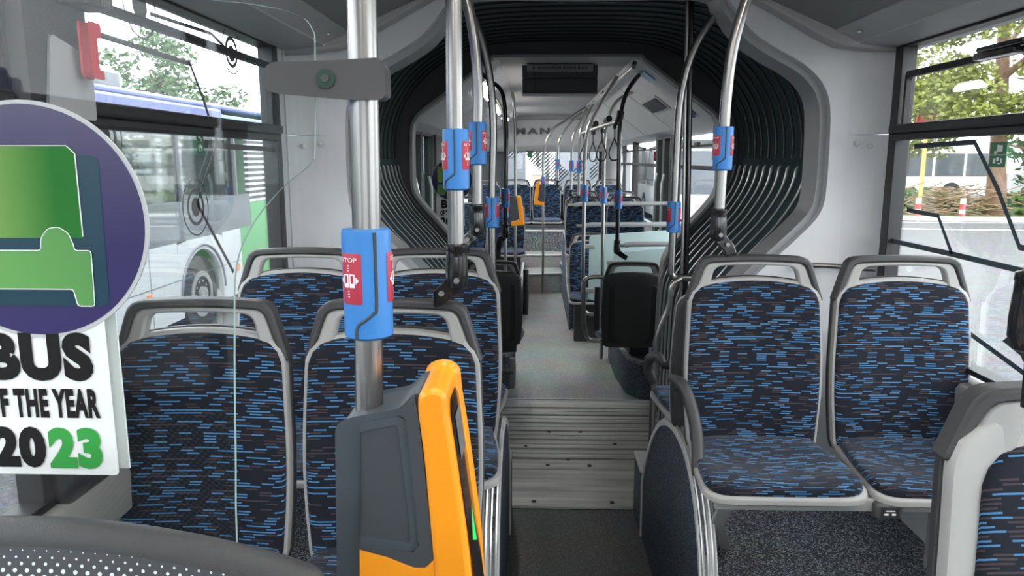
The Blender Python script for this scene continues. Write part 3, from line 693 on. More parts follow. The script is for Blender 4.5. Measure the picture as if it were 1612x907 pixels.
# ------------------------------------------------------------------ stop buttons, pole joints, poles
def cyl_place(r): return lambda a, z, h: ((r + h) * sin(a), -(r + h) * cos(a), z)
def stop_unit(parent, loc, rot, detail=2, r=.0295, H=.134, tilt=0):
    b = MB(); b.lathe([(r * .8, -H / 2), (r, -H / 2 + .004), (r, H / 2 - .006), (r * .96, H / 2 - .001), (r * .7, H / 2)], n=32)
    o = b.build('stop_button', 'stop_blue', parent); o.location = loc; o.rotation_euler = (0, 0, 0)
    cp = cyl_place(r)
    mid = rot + radians(62)
    g = MB(); path = [(mid, H / 2 - .003), (mid, -.022), (mid - .12, -.032), (mid - .45, -.040), (mid - .75, -.046), (mid - .85, -.055), (mid - .85, -H / 2 + .003)]
    P = smooth_path([cp(a, z, .0) for a, z in path], 4); g.tube(P, .0022 if detail > 1 else .0026, 6); g.build('groove', 'decal_dark', o)
    for k in range(3 if detail else 3):
        a0 = rot + k * radians(124); hw = radians(30)
        m = MB(); nA = 8; vs = []
        for z in (.0395, .037, -.019, -.0215):
            for i in range(nA + 1):
                e = .9 if abs(z) > .0 and z in (.0395, -.0215) else 1
                vs.append(cp(a0 + (i / nA * 2 - 1) * hw * e, z, .0012 if 0 < i < nA and z in (.037, -.019) else .0004))
        m.add(vs, [(j * (nA + 1) + i, j * (nA + 1) + i + 1, (j + 1) * (nA + 1) + i + 1, (j + 1) * (nA + 1) + i) for j in range(3) for i in range(nA)])
        rb = m.build('push_button', 'stop_red', o)
        w = MB()
        tx = text2d('STOP', weight=.01, width=.0215, height=.0052)
        add_text(w, tx, lambda a, z, h: cp(a0 + a / r, z, .0022), -.0108, .0295)
        if detail > 1:
            pp = lambda a, z, h: cp(a0 + a / r, z, .0018 + h)
            for (x0, x1) in ((-.0075, -.0008), (.0008, .0075)):
                w.ribbon([(x0, -.001), (x0, .015), (x1, .015), (x1, -.001)], [(x0 + .0014, .004), (x0 + .0014, .0135), (x1 - .0014, .0135), (x1 - .0014, .004)], 0, .0004, pp, closed=True)
            w.prism([(-.0085, .012), (-.0085, .003), (-.0125, .0075)], 0, .0004, pp); w.prism([(.0085, .003), (.0085, .012), (.0125, .0075)], 0, .0004, pp)
            for z in (.0185, .0215, .0245, -.006, -.0095, -.0125): w.prism([(-.0018, z), (.0002, z), (.0002, z + .0012), (-.0018, z + .0012)], 0, .0003, pp)
        w.build('lettering', 'white_print', rb)
    return o
def joint(parent, p, target, r=.0245, H=.105, bolts=True):     # black bottle-shaped socket ending in an elbow that clamps the seat handle
    x, y, z = p; tx, ty, tz = target; d = 1 if tx > x else -1
    b = MB(); b.lathe([(r * .72, 0), (r, -.003), (r * 1.02, -.012), (r * .97, -.014), (r * 1.0, -.03), (r * 1.07, -H * .55), (r * 1.05, -H * .8), (r * .85, -H * .95), (r * .4, -H)], (x, y, z), 28)
    b.build('pole_socket', 'black_gloss', parent)
    e = MB(); P = smooth_path([(x, y, z - H * .8), (x + (tx - x) * .38, y - .004, z - H * 1.0), (x + (tx - x) * .8, (y + ty) / 2 - .004, z - H * 1.18), (tx, ty, tz)], 5)
    k = len(P); A = []; B = []
    for i, q in enumerate(P):
        t = (P[min(i + 1, k - 1)] - P[max(i - 1, 0)]); n = Vector((-t.z, 0, t.x)).normalized(); w_ = .020 - .003 * i / k
        A.append((q.x + n.x * w_, q.z + n.z * w_)); B.append((q.x - n.x * w_, q.z - n.z * w_))
    e.ribbon(A, B, -.013, .013, lambda u, v, h: (u, y + (ty - y) * min(1, abs(u - x) / max(abs(tx - x), .01)) + h, v))
    e.build('elbow', 'black_gloss', parent, bevel=.006, sharp=50)
    if bolts:
        for (bx, by, bz) in ((x + .002, y - r * 1.06, z - H * .78), (x + (tx - x) * .66, y - .013, z - H * 1.08)):
            MB().tube([(bx, by + .004, bz), (bx, by - .005, bz)], .0066, 12).build('bolt', 'steel', parent)
def pole(label, pts, r=.0165, stop=None, jt=None, mat='steel', group=None, detail=1, rot=-62, name='grab_pole', smooth=True, ss=1):
    x, y, z = pts[-1]
    t = T(name, label, 'pole', (x, y, z), group); off = Vector((x, y, z))
    P = [Vector(p) - off for p in pts]; P = smooth_path(P, 8) if smooth else P
    MB().tube(P, r, 20 if detail > 1 else 14).build('pole_tube', mat, t)
    if stop: stop_unit(t, Vector(stop) - off, radians(rot), detail).scale = (ss, ss, ss)
    if jt: joint(t, Vector(jt[0]) - off, Vector(jt[1]) - off, bolts=detail > 0)
    return t
pole('thick steel pole with blue stop button rising from the foreground ticket machine', [(-.414, .94, 2.42), (-.4226, .94, 1.70), (-.428, .94, 1.40)], .0183, (-.4244, .94, 1.591), detail=2, rot=-30, ss=1.065)
pole('steel pole clamped to the aisle seat of the nearest left row', [(-.381, 1.66, 2.42), (-.3835, 1.66, 1.9), (-.3845, 1.66, 1.52)], .0185, (-.382, 1.66, 1.748), ((-.3835, 1.66, 1.562), (-.435, 1.655, 1.436)), detail=2)
pole('curved steel pole clamped to the aisle seat of the second left row', [(-.50, 2.38, 2.42), (-.43, 2.38, 2.27), (-.398, 2.38, 2.13), (-.385, 2.38, 1.97), (-.388, 2.38, 1.8), (-.390, 2.38, 1.58)], .0165, (-.388, 2.38, 1.797), ((-.391, 2.38, 1.608), (-.437, 2.39, 1.45)), detail=2)
pole('curved steel pole clamped to the handle of the right aisle seat', [(.50, 2.35, 2.42), (.435, 2.35, 2.25), (.393, 2.35, 2.09), (.379, 2.35, 1.93), (.377, 2.35, 1.78), (.374, 2.35, 1.56)], .0165, (.377, 2.35, 1.781), ((.374, 2.35, 1.597), (.417, 2.355, 1.45)), detail=2)
pole('curved steel pole at the left side of the joint with a low blue stop button', [(-.56, 3.25, 2.42), (-.466, 3.25, 2.33), (-.406, 3.25, 2.14), (-.384, 3.25, 1.9), (-.390, 3.25, 1.58), (-.391, 3.25, 1.0), (-.395, 3.25, .45), (-.395, 3.25, .2), (-.395, 3.27, .02)], .0165, (-.390, 3.25, 1.518))
p7 = pole('curved steel pole with stop button and sideways foot at the right side of the joint', [(.62, 3.25, 2.42), (.569, 3.25, 2.37), (.466, 3.25, 2.215), (.414, 3.25, 2.015), (.405, 3.25, 1.75), (.404, 3.25, 1.568), (.401, 3.25, 1.29), (.405, 3.25, 1.245), (.43, 3.25, 1.232), (.52, 3.25, 1.232)], .0165, (.402, 3.25, 1.5))
pole('thin steel rail running down the right portal edge below the stop button pole', [(.44, 3.23, 1.232), (.40, 3.22, 1.2), (.385, 3.22, 1.1), (.345, 3.22, .98), (.335, 3.22, .85), (.335, 3.22, .33)], .014, name='grab_rail')
pole('slim dark pole standing at the right portal, behind the curved steel pole', [(.475, 3.42, 2.44), (.485, 3.42, 2.0), (.498, 3.42, 1.4), (.506, 3.42, .3), (.508, 3.42, .02)], .0125, mat='black_gloss')
pole('slim steel rod beside the dark pole at the right portal', [(.455, 3.40, 2.43), (.462, 3.40, 2.0), (.475, 3.40, 1.4), (.485, 3.40, .02)], .008)
pole('dark curved pole clamped to the rear-facing seat left of the aisle beyond the joint', [(-.58, 5.2, 2.33), (-.517, 5.2, 2.28), (-.425, 5.2, 2.19), (-.399, 5.2, 1.95), (-.398, 5.2, 1.75), (-.405, 5.2, 1.3)], .0145, (-.405, 5.2, 1.48), ((-.405, 5.2, 1.30), (-.46, 5.25, 1.04)), mat='black_gloss', detail=0)
pole('second slim steel pole just left of the dark curved pole beyond the joint', [(-.62, 6.2, 2.30), (-.50, 6.2, 2.2), (-.45, 6.2, 2.0), (-.445, 6.2, 1.5), (-.445, 6.2, 0.02)], .014, (-.445, 6.2, 1.33), detail=0)
pole('slim steel pole far left of the aisle carrying an orange ticket machine', [(-.42, 7.4, 2.39), (-.40, 7.4, 2.2), (-.39, 7.4, 1.8), (-.39, 7.4, .02)], .014)
# near right pole with bottle joint
pole('black pole socket cropped at the right edge, above the near right seat', [(.51, .93, 2.42), (.44, .93, 2.0), (.425, .93, 1.75), (.42, .93, 1.58)], .0165, None, ((.42, .93, 1.612), (.47, .99, 1.42)), detail=2)
# front divider clamp
ca = T('screen_clamp', 'glossy grey clamp holding the glass screen to the foreground pole', 'clamp', (-.4185, .94, 1.844))
P = roundpoly([(-.115, .012), (-.107, .018), (-.03, .020), (.022, .023), (.027, .015), (.027, -.018), (.020, -.022), (-.03, -.020), (-.10, -.014), (-.115, -.010)], .004, 3)
MB().prism(P, -.026, .026, lambda u, v, h: (u, h, v)).build('arm', 'clamp_grey', ca, bevel=.015)
MB().tube([(-.042, -.024, .001), (-.042, -.029, .001)], .0115, 20).build('screw_cap', 'green_bolt', ca); MB().tube([(-.042, -.028, .001), (-.042, -.0305, .001)], .005, 6).build('screw_head', 'green_light' if False else 'clamp_grey', ca)

# ------------------------------------------------------------------ glass screen with round sign
gs = T('glass_screen', 'clear glass screen with rounded notched edge left of the foreground pole', 'glass screen', (-.6, .93, 1.17))
gp = [(-1.13, .6), (-.60, .6), (-.6165, 1.15), (-.609, 1.372), (-.600, 1.53), (-.592, 1.613), (-.569, 1.665), (-.530, 1.711), (-.497, 1.737), (-.487, 1.748), (-.483, 1.765), (-.4775, 1.885), (-.480, 1.905), (-.490, 1.918), (-.515, 1.928), (-.56, 1.936), (-1.13, 2.0)]
gp = [(a + .6, b - 1.17) for a, b in gp]
gp = [(p.x, p.y) for p in smooth_path([(a, b, 0) for a, b in gp[1:-1]], 4)]; gp = [(-.53, -.57)] + gp + [(-.53, .82)]
MB().prism(gp, 0, .006, XZ(0, 1), 0, 1).build('pane', ['partition_glass', 'glass_edge'], gs)
SX = -.846; SZ = 1.671; SR = .151
def make_sign(label, loc):
    t = T('event_sign', label, 'sign', loc); pl = lambda d: (lambda u, v, h: (u, -d - h, v))
    MB().prism(circ(0, 0, SR, 64), 0, .003, pl(0)).build('disc', 'sign_grey', t)
    pn = roundpoly([(-.118, -.34), (.080, -.34), (.080, -.12), (-.118, -.12)], .004, 2)
    MB().prism(pn, 0, .003, pl(-.001)).build('text_plate', 'sign_white', t)
    d = MB(); d.prism(circ(0, 0, SR - .005, 64), 0, .0006, pl(.003)); d.build('disc_print', 'print_navy', t)
    a = MB(); a.prism(roundpoly([(-.10, -.108), (.092, -.108), (.095, .083), (-.10, .083)], .012), 0, .0004, pl(.0037)); a.build('shadow_print', 'print_teal', t)
    b = MB(); b.prism(roundpoly([(-.105, -.02), (.066, -.02), (.066, .094), (-.105, .094)], [0, 0, .012, .012]), 0, .0004, pl(.0042)); b.build('bus_body_print', 'print_green', t)
    k = MB(); bp_ = roundpoly([(-.105, -.036), (.010, -.036), (.012, -.02), (.022, -.008), (.036, -.006), (.048, -.014), (.053, -.028), (.054, -.036), (.075, -.036), (.073, -.108), (.051, -.108), (.047, -.086), (-.052, -.086), (-.056, -.108), (-.105, -.108)], .004, 3)
    k.prism(bp_, 0, .0004, pl(.0048)); k.build('bus_front_print', 'print_green_light', t)
    o = MB(); o.tube([(a, -.0052, b) for a, b in bp_ + bp_[:1]], .0007, 4)
    o.ribbon([(-.105, .0945), (.056, .0945), (.0655, .085), (.0655, -.018)], [(-.105, .0955), (.0565, .0955), (.067, .0855), (.067, -.018)], 0, .0003, pl(.0046)); o.build('outline_print', 'white_print', t)
    w = MB(); P0 = pl(.0024)
    add_text(w, text2d('BUS', weight=.065, width=.143, height=.066, space=1.12), P0, -.081, -.209)
    add_text(w, text2d('OF THE YEAR', weight=.05, width=.154, height=.041, space=1.1), P0, -.089, -.260)
    add_text(w, text2d('20', weight=.065, width=.072, height=.058, space=1.12), P0, -.086, -.330)
    w.build('black_lettering', 'print_black', t)
    w = MB(); add_text(w, text2d('23', weight=.065, width=.072, height=.058, space=1.12), P0, -.010, -.331); w.build('green_lettering', 'print_green_text', t)
    return t
sg = make_sign('large round green and purple bus sign with white text plate on the foreground glass', (SX, .922, SZ))
MB().box(-.10, .086, .016, .019, -.338, -.10).build('back_plate', 'sign_white', sg)
gs2 = T('glass_screen', 'glass screen beyond the joint, left, by the door with the small round sign', 'glass screen', (-.95, 5.42, .4))
MB().box(-.22, .30, 0, .006, 0, 1.5).build('pane', ['partition_glass'], gs2)
sg2 = copy_tree(sg, (-.80, 5.40, 1.60), label='same round bus sign seen small beyond the joint on the left')
# dotted padded bulkhead in the lower left corner
db = T('padded_screen_top', 'dark padded edge with rows of white dots across the lower left corner', 'padded panel', (-.6, .7, 1.2))
crv = [(-.42, .172), (-.16, .180), (-.06, .176), (.037, .162), (.115, .143), (.155, .130), (.168, .118), (.175, .09)]
crv = [(p.x, p.y) for p in smooth_path([(a, b, 0) for a, b in crv], 5)]
vs = []; uv = []; prof = [(.02, -.03), (.018, -.004), (.010, .0), (.002, .0), (-.005, -.003), (-.010, -.009), (-.013, -.016), (-.014, -.022)]
for (a, b) in crv:
    for (dy, dz) in prof: vs.append((a, dy, b + dz)); uv.append((a, 0))
n = len(prof); m = MB(); m.add(vs, [(i * n + j, i * n + j + 1, (i + 1) * n + j + 1, (i + 1) * n + j) for i in range(len(crv) - 1) for j in range(n - 1)]); m.build('padded_edge', 'seat_dark', db, sharp=80)
vs = []; uv = []; L0 = [0, .02, .05, .1, .2, .35]
for i, (a, b) in enumerate(crv):
    for d in L0: vs.append((a, -.014 - .3 * d, b - .022 - d)); uv.append((a, -d * 1.05 - (0.18 - b) * .35))
n = len(L0); m = MB(); m.add(vs, [(i * n + j, i * n + j + 1, (i + 1) * n + j + 1, (i + 1) * n + j) for i in range(len(crv) - 1) for j in range(n - 1)], uv); m.build('dotted_face', 'dotted_vinyl', db, sharp=80)

# ------------------------------------------------------------------ ticket machine
def ticket_machine():
    t = T('ticket_machine', 'orange and slate ticket machine on the foreground pole', 'ticket machine', (-.415, .943, 1.05))
    o = Vector((-.415, .88, 1.05)); 
    def R(P): return [(a + .415, b - 1.05) for a, b in P]
    pl = lambda u, v, h: (u, -h, v)
    MB().prism(roundpoly(R([(-.468, 1.00), (-.456, 1.418), (-.429, 1.425), (-.376, 1.435), (-.357, 1.455), (-.345, 1.455), (-.335, 1.00)]), [.01, .016, .01, .01, .012, .01, .01]), -.045, .055, pl).build('housing', 'slate_plastic', t, bevel=.014)
    pn = roundpoly(R([(-.4325, 1.258), (-.427, 1.420), (-.377, 1.431), (-.368, 1.425), (-.355, 1.258), (-.364, 1.247)]), [.003, .004, .008, .008, .008, .008])
    pi_ = roundpoly(R([(-.4325, 1.268), (-.427, 1.410), (-.383, 1.420), (-.379, 1.418), (-.366, 1.264), (-.369, 1.259)]), [.003, .004, .008, .008, .008, .008])
    MB().prism(pi_, .055, .0592, pl).build('side_panel', 'slate_panel', t)
    MB().ribbon(pn, pi_, .054, .061, pl, closed=True).build('panel_ridge', 'slate_plastic', t, bevel=.003)
    ns = roundpoly(R([(-.354, 1.44), (-.352, 1.463), (-.334, 1.470), (-.317, 1.464), (-.316, 1.439), (-.308, 1.386), (-.296, 1.288), (-.289, 1.221), (-.282, 1.10), (-.280, 1.0), (-.345, 1.0), (-.334, 1.18), (-.338, 1.237), (-.347, 1.38)]), [.01, .016, .02, .016, .02, .05, .05, .05, .05, .01, .01, .02, .02, .04], 5)
    MB().prism(ns, -.05, .067, pl).build('orange_nose', 'orange_plastic', t, bevel=.012)
    sk = R([(-.440, 1.00), (-.4335, 1.251), (-.397, 1.241), (-.362, 1.226), (-.347, 1.228), (-.336, 1.239), (-.33, 1.00)])
    MB().prism(sk, .05, .0635, pl).build('orange_skirt', 'orange_plastic', t, bevel=.002)
    bd = R([(-.374, 1.438), (-.357, 1.458), (-.3535, 1.439), (-.3475, 1.379), (-.3375, 1.24), (-.348, 1.228), (-.362, 1.2275), (-.397, 1.242), (-.4335, 1.252), (-.4335, 1.258), (-.364, 1.247), (-.355, 1.258), (-.368, 1.425)])
    MB().prism(bd, .055, .0645, pl).build('dark_border', 'slate_panel', t)
    # screen side facing the aisle
    def edge(z): return (-.316 + (1.439 - z) * .125) + .415 + (0 if z < 1.44 else -.001)
    f = MB(); A = []; 
    for z, y0, y1 in ((1.445, -.022, .030), (1.43, -.040, .048), (1.30, -.040, .050), (1.20, -.040, .050), (1.14, -.030, .040)):
        A.append((edge(z) + .0025, -y0, z - 1.05)); A.append((edge(z) + .0025, -y1, z - 1.05))
    f.add(A, [(i * 2, i * 2 + 1, i * 2 + 3, i * 2 + 2) for i in range(4)]); q = f.build('screen_bezel', 'black_gloss', t)
    g = MB(); zz = (1.42, 1.36); g.add([(edge(z) + .0035, y, z - 1.05) for z in zz for y in (-.026, .026)], [(0, 1, 3, 2)]); g.build('display', 'decal_grey', q)
    g = MB(); g.add([(edge(1.285) + .0042, .0, .235), (edge(1.245) + .0042, -.042, .205), (edge(1.225) + .0042, -.005, .185)], [(0, 1, 2)]); g.build('arrow_light', 'green_light', q)
    mk = MB()
    for z in (1.40,): mk.lathe([(.0018, 0), (.0018, .001)], (0, 0, 0), 6); mk.v[-12:] = [(vx + .022, -.0645 - vz, vy + z - 1.05) for vx, vy, vz in mk.v[-12:]]
    mk.build('rivet', 'decal_dark', t)
    return t
tm = ticket_machine()
def small_machine(label, loc, rz=0):
    t = T('ticket_machine', label, 'ticket machine', loc, rz=rz); pl = lambda u, v, h: (u, h, v)
    MB().prism(roundpoly([(-.02, -.13), (.05, -.13), (.05, .09), (-.02, .11)], .01), -.045, .045, pl).build('housing', 'slate_plastic', t, bevel=.008)
    MB().prism(roundpoly([(.04, .13), (.085, .13), (.11, -.02), (.12, -.16), (-.01, -.17), (-.01, -.12), (.07, -.11)], .012), -.05, .05, pl).build('orange_nose', 'orange_plastic', t, bevel=.008)
    return t
small_machine('orange ticket machine left of the aisle beyond the joint', (-.42, 7.38, 1.26))
small_machine('orange ticket machine on the curved pole before the back row', (-.085, 9.5, 1.33), pi)

# ------------------------------------------------------------------ decals, hammers, small fittings in the front section
def ring(mb, x, s, cy, cz, r, wd, n=40):
    A = circ(cy, cz, r, n); B = circ(cy, cz, r - wd, n); mb.ribbon(A, B, 0, .0008, YZ(x, s), closed=True)
def stripe(mb, x, s, pts, wd):
    a = pts; 
    L = []; R_ = []
    for i, p in enumerate(a):
        d = (Vector(a[min(i + 1, len(a) - 1)]) - Vector(a[max(i - 1, 0)])).normalized(); nn = Vector((-d.y, d.x)) * wd / 2
        L.append((p[0] + nn.x, p[1] + nn.y)); R_.append((p[0] - nn.x, p[1] - nn.y))
    mb.ribbon(L, R_, 0, .0008, YZ(x, s))
def decal(label, fn, mat='decal_dark', group=None):
    m = MB(); fn(m); return tag(m.build('window_sticker', mat, None, sharp=30), label, 'sticker', group)
xr = XR + .014
decal('long dark bent stripe across the upper part of the right window', lambda m: stripe(m, xr, 1, [(2.80, 1.795), (2.425, 1.802), (2.28, 1.66), (2.15, 1.50), (1.8, 1.50)], .018))
decal('dark stripe running low across the right window towards the front', lambda m: stripe(m, xr, 1, [(2.92, 1.435), (2.487, 1.437), (2.1, 1.435), (1.3, 1.42)], .018))
decal('short dark bent stripe above the low stripe on the right window', lambda m: stripe(m, xr, 1, [(2.81, 1.562), (2.594, 1.556), (2.487, 1.437)], .016))
decal('dark stripe low on the right window near the sill', lambda m: stripe(m, xr, 1, [(2.9, 1.10), (2.45, 1.22), (1.9, 1.12), (1.4, 1.25)], .016))
xl = XL - .014
decal('dark ring target at the top of the left window near the rear edge', lambda m: (ring(m, xl, -1, 2.5, 2.10, .075, .004), ring(m, xl, -1, 2.5, 2.095, .05, .012), ring(m, xl, -1, 2.5, 2.09, .026, .024)), 'decal_grey')
decal('dark ring target in the middle of the left window', lambda m: (ring(m, xl, -1, 2.16, 1.61, .085, .005), ring(m, xl, -1, 2.16, 1.61, .055, .011), ring(m, xl, -1, 2.16, 1.61, .028, .028)), 'decal_grey')
decal('large dark ring target at the top of the left window near the black post', lambda m: (ring(m, xl, -1, 1.93, 2.13, .08, .004), ring(m, xl, -1, 1.93, 2.13, .035, .035)), 'decal_grey')
decal('dark arched ring pattern above the round sign on the left window', lambda m: (ring(m, xl, -1, 1.72, 1.80, .075, .006), ring(m, xl, -1, 1.72, 1.80, .05, .010), ring(m, xl, -1, 1.72, 1.80, .025, .025)), 'decal_grey')
decal('dark bent stripe zigzagging down the left window', lambda m: (stripe(m, xl, -1, [(1.70, 2.03), (2.19, 2.02), (2.26, 1.93), (2.34, 1.80), (2.17, 1.62), (2.40, 1.38)], .014), stripe(m, xl, -1, [(2.34, 1.79), (2.84, 1.785)], .018)), 'decal_grey')
decal('dark stripe joining the rings across the top of the left window', lambda m: (stripe(m, xl, -1, [(1.98, 2.12), (2.35, 2.13), (2.46, 2.10)], .010), stripe(m, xl, -1, [(2.54, 2.10), (2.85, 2.10)], .010)), 'decal_grey')
def exit_plate(label, x, s, y, z, hw=.04, hh=.037):
    t = T('exit_sticker', label, 'sticker', (x, y, z)); MB().box(*sorted((0, s * .001)), -hw, hw, -hh, hh).build('plate', 'exit_green', t)
    q = MB(); a, b = sorted((-s * .0005, 0)); 
    for (y0, y1, z0, z1) in ((-.5, .0, .25, .75), (-.05, .15, .2, .8), (.2, .45, .05, .3), (-.45, -.1, -.75, -.65), (-.6, -.4, -.65, -.3), (-.2, .1, -.5, -.2), (.2, .5, -.7, -.3), (-1, 1, -.03, .0)): q.box(a, b, y0 * hw, y1 * hw, z0 * hh, z1 * hh)
    q.build('pictogram', 'white_print', t)
exit_plate('small green emergency exit sticker on the right window', XR + .012, 1, 2.295, 1.762)
exit_plate('small green emergency exit sticker on the left window', XL - .012, -1, 2.215, 1.80, .022)
hm = T('emergency_hammer', 'red emergency hammer in its holder on the black post left', 'hammer', (-1.12, 1.555, 1.97))
MB().prism(roundpoly([(-.018, .052), (.022, .052), (.022, .030), (.006, .026), (.006, -.040), (.022, -.044), (.022, -.055), (-.012, -.055), (-.018, -.045)], .004, 3), 0, .022, YZ(-.012)).build('holder', 'hammer_red', hm, bevel=.003)
q = MB(); [q.lathe([(.004, 0), (.0025, .006)], (.0, .014, -.04 + k * .017), 6) for k in range(6)]; q.build('tooth', 'white_print', hm)
bx = T('control_box', 'black ribbed fitting above the red hammer on the left post', 'fitting', (-1.12, 1.56, 2.09))
b = MB(); b.box(-.03, .03, -.06, .04, -.04, .05); b.build('housing', 'black_matte', bx, bevel=.006)
b = MB(); [b.box(.03, .034, -.01 + k * .009, -.006 + k * .009, -.035, .045) for k in range(5)]; b.build('rib', 'decal_grey', bx)
gp_ = MB().prism(roundpoly([(1.44, 1.83), (1.60, 1.83), (1.60, 1.96), (1.47, 1.99)], .01, 3), 0, .006, YZ(XL + .037)); tag(gp_.build('cover_plate', 'frame_grey', None), 'flat grey cover plate on the black post below the hammer', 'panel')
# horizontal chrome rail on the right wall behind the seats
tag(MB().tube([(XR - .04, 2.90, 1.325), (.98, 3.03, 1.32), (.86, 3.03, 1.32)], .012, 10).build('wall_rail', 'steel', None), 'short steel rail low on the right wall between the seat backs', 'rail')

# ------------------------------------------------------------------ rear section furniture
rf = make_seat('bus_seat', 'dark rear-facing seat with its smooth black back towards the camera, right of the aisle', 'seats beyond the joint', dark_rim=True)
rf.location = (.505, 5.32, .0); rf.rotation_euler = (0, 0, pi)
MB().box(-.17, -.02, -.26, -.16, .285, .376).build('pedestal', 'seat_dark', rf, bevel=.005)
# moulded back panel and slot on that seat's shell
MB().prism(roundpoly([(-.165, .43), (.165, .43), (.17, .86), (-.17, .86)], .03), 0, .004, lambda u, v, h: (u, .10 * (v - .42) + .066 + h, v)).build('back_panel', 'black_matte', rf, bevel=.006)
lf = copy_tree(rf, (-.505, 5.35, .0), pi, 'dark rear-facing seat left of the aisle beyond the joint, mostly hidden by the second row')
tag(MB().tube([(-.265, 5.33, .62), (-.26, 5.34, .75), (-.262, 5.35, .95)], .022, 10).build('armrest', 'black_matte', None), 'upright black armrest at the left of the aisle beyond the joint', 'armrest')
tag(MB().tube([(.262, 5.36, .50), (.262, 5.36, .64), (.268, 5.37, .82)], .024, 10).build('armrest', 'black_matte', None), 'upright black armrest beside the dark rear-facing seat on the right', 'armrest')
GR = 'seats beyond the joint'
def rseat(loc, label):
    o = copy_tree(seat, loc, 0, label, GR); o.scale = (1, 1, 1); zf = {7.25: 0, 8.45: .26 if loc[0] < 0 else .33, 9.3: .33, 8.4: .33, 11.25: .79}[loc[1]] - loc[2]
    MB().box(-.17, .17, -.24, -.16, zf, .376).build('pedestal', 'seat_dark', o, bevel=.005); return o
rseat((.36, 7.25, .0), 'single patterned seat behind the pale screen, right of the aisle')
rseat((.37, 8.45, .30), 'patterned seat on the aisle in the raised pair right of the aisle'); rseat((.84, 8.45, .30), 'patterned window seat in the raised pair right of the aisle')
rseat((.40, 9.3, .33), 'aisle seat behind the raised right pair'); rseat((.86, 9.3, .33), 'window seat behind the raised right pair')
rseat((-.52, 8.4, .30), 'aisle seat of the far left pair'); rseat((-.955, 8.4, .30), 'window seat of the far left pair')
for k, (x, nm) in enumerate(((-.92, 'leftmost seat of the back row'), (-.46, 'second seat from the left in the back row'), (-.01, 'middle seat of the back row, at the end of the aisle'), (.46, 'second seat from the right in the back row'), (.92, 'rightmost seat of the back row'))):
    rseat((x, 11.25, .42), nm)
S('floor_bench', MB().box(-1.15, 1.15, 10.9, 11.8, .74, .79), 'charcoal_panel', bevel=.01)
def screen(label, x0, x1, y, z0, z1, tilt=0):
    t = T('partition_panel', label, 'screen', (x0, y, z0)); P = roundpoly([(0, 0), (x1 - x0, 0), (x1 - x0, z1 - z0 + tilt), (0, z1 - z0)], .03)
    MB().prism(P, 0, .01, XZ(0, 1)).build('pane', 'frosted_panel', t)
    c = MB(); [c.box(-.05, .05, -.012, .022, z, z + .035) for z in ((z1 - z0) * .12, (z1 - z0) * .8)]; c.build('clamp', 'seat_grey', t, bevel=.005)
screen('taller pale translucent screen behind the dark rear-facing seat', .28, .98, 6.45, .52, 1.09, .05)
screen('lower pale translucent screen just behind the dark rear-facing seat', .44, 1.05, 5.95, .50, 1.00, .06)
pole('dark steel pole with stop button clamped to the rear-facing seat, right of the aisle', [(.56, 5.45, 2.36), (.505, 5.45, 2.30), (.445, 5.45, 2.2), (.41, 5.45, 2.03), (.407, 5.45, 1.7), (.409, 5.45, 1.15)], .0155, (.408, 5.45, 1.455), ((.409, 5.45, 1.16), (.48, 5.42, 1.03)), mat='black_gloss', detail=0)
pole('steel pole with stop button at the taller pale screen', [(.62, 6.3, 2.30), (.47, 6.3, 2.21), (.395, 6.3, 2.03), (.379, 6.3, 1.8), (.381, 6.3, 1.4), (.389, 6.3, .3), (.389, 6.3, .02)], .0155, (.381, 6.3, 1.445), detail=0)
pole('steel pole with stop button beside the curved chrome loop', [(.44, 6.0, 2.385), (.313, 6.0, 2.17), (.225, 6.0, 2.0), (.200, 6.0, 1.8), (.199, 6.0, 1.5), (.201, 6.0, .62), (.23, 6.0, .50), (.35, 6.0, .48), (.45, 6.0, .48)], .0155, (.20, 6.0, 1.475), detail=0)
pole('slim pole with stop button at the raised right pair of seats', [(.46, 8.4, 2.38), (.36, 8.4, 2.18), (.305, 8.4, 2.0), (.30, 8.4, 1.6), (.30, 8.4, 1.35)], .015, (.30, 8.4, 1.66), ((.30, 8.4, 1.34), (.33, 8.45, 1.30)), detail=0)
pole('second slim pole of the far group right of the aisle', [(.46, 9.1, 2.38), (.33, 9.1, 2.15), (.26, 9.1, 1.98), (.25, 9.1, 1.6), (.25, 9.1, 1.3)], .015, (.25, 9.1, 1.665), ((.25, 9.1, 1.38), (.30, 9.2, 1.31)), detail=0)
pole('slim pole with stop button of the far group nearest the aisle', [(.44, 10.2, 2.38), (.25, 10.2, 2.18), (.135, 10.2, 1.98), (.12, 10.2, 1.7), (.12, 10.2, 1.4)], .015, (.12, 10.2, 1.675), ((.12, 10.2, 1.46), (.17, 10.3, 1.38)), detail=0)
pole('curved pole with stop button carrying the orange machine before the back row', [(.44, 9.5, 2.385), (.185, 9.5, 2.22), (.04, 9.5, 2.12), (-.055, 9.5, 1.95), (-.088, 9.5, 1.75), (-.088, 9.5, 1.4), (-.083, 9.5, .6), (-.083, 9.5, .02)], .0155, (-.088, 9.5, 1.46), detail=0)
ov = T('ceiling_rail', 'long steel ceiling rail along the right side beyond the joint', 'rail', (.45, 5.1, 2.35))
MB().tube([(0, 0, .0), (0, 6.3, .0)], .016, 12).build('rail_tube', 'steel', ov)
q = MB(); [q.tube([(0, y, 0), (.02, y, .05)], .014, 8) for y in (.05, 1.2, 2.3, 3.4, 4.6, 6.0)]; q.build('bracket', 'black_matte', ov)
lr = T('hand_rail', 'short steel cross rail carrying the hanging straps', 'rail', (.41, 5.45, 2.02))
MB().tube([(0, 0, 0), (-.09, .6, -.02), (-.16, 1.9, -.03)], .017, 12).build('rail_tube', 'steel', lr)
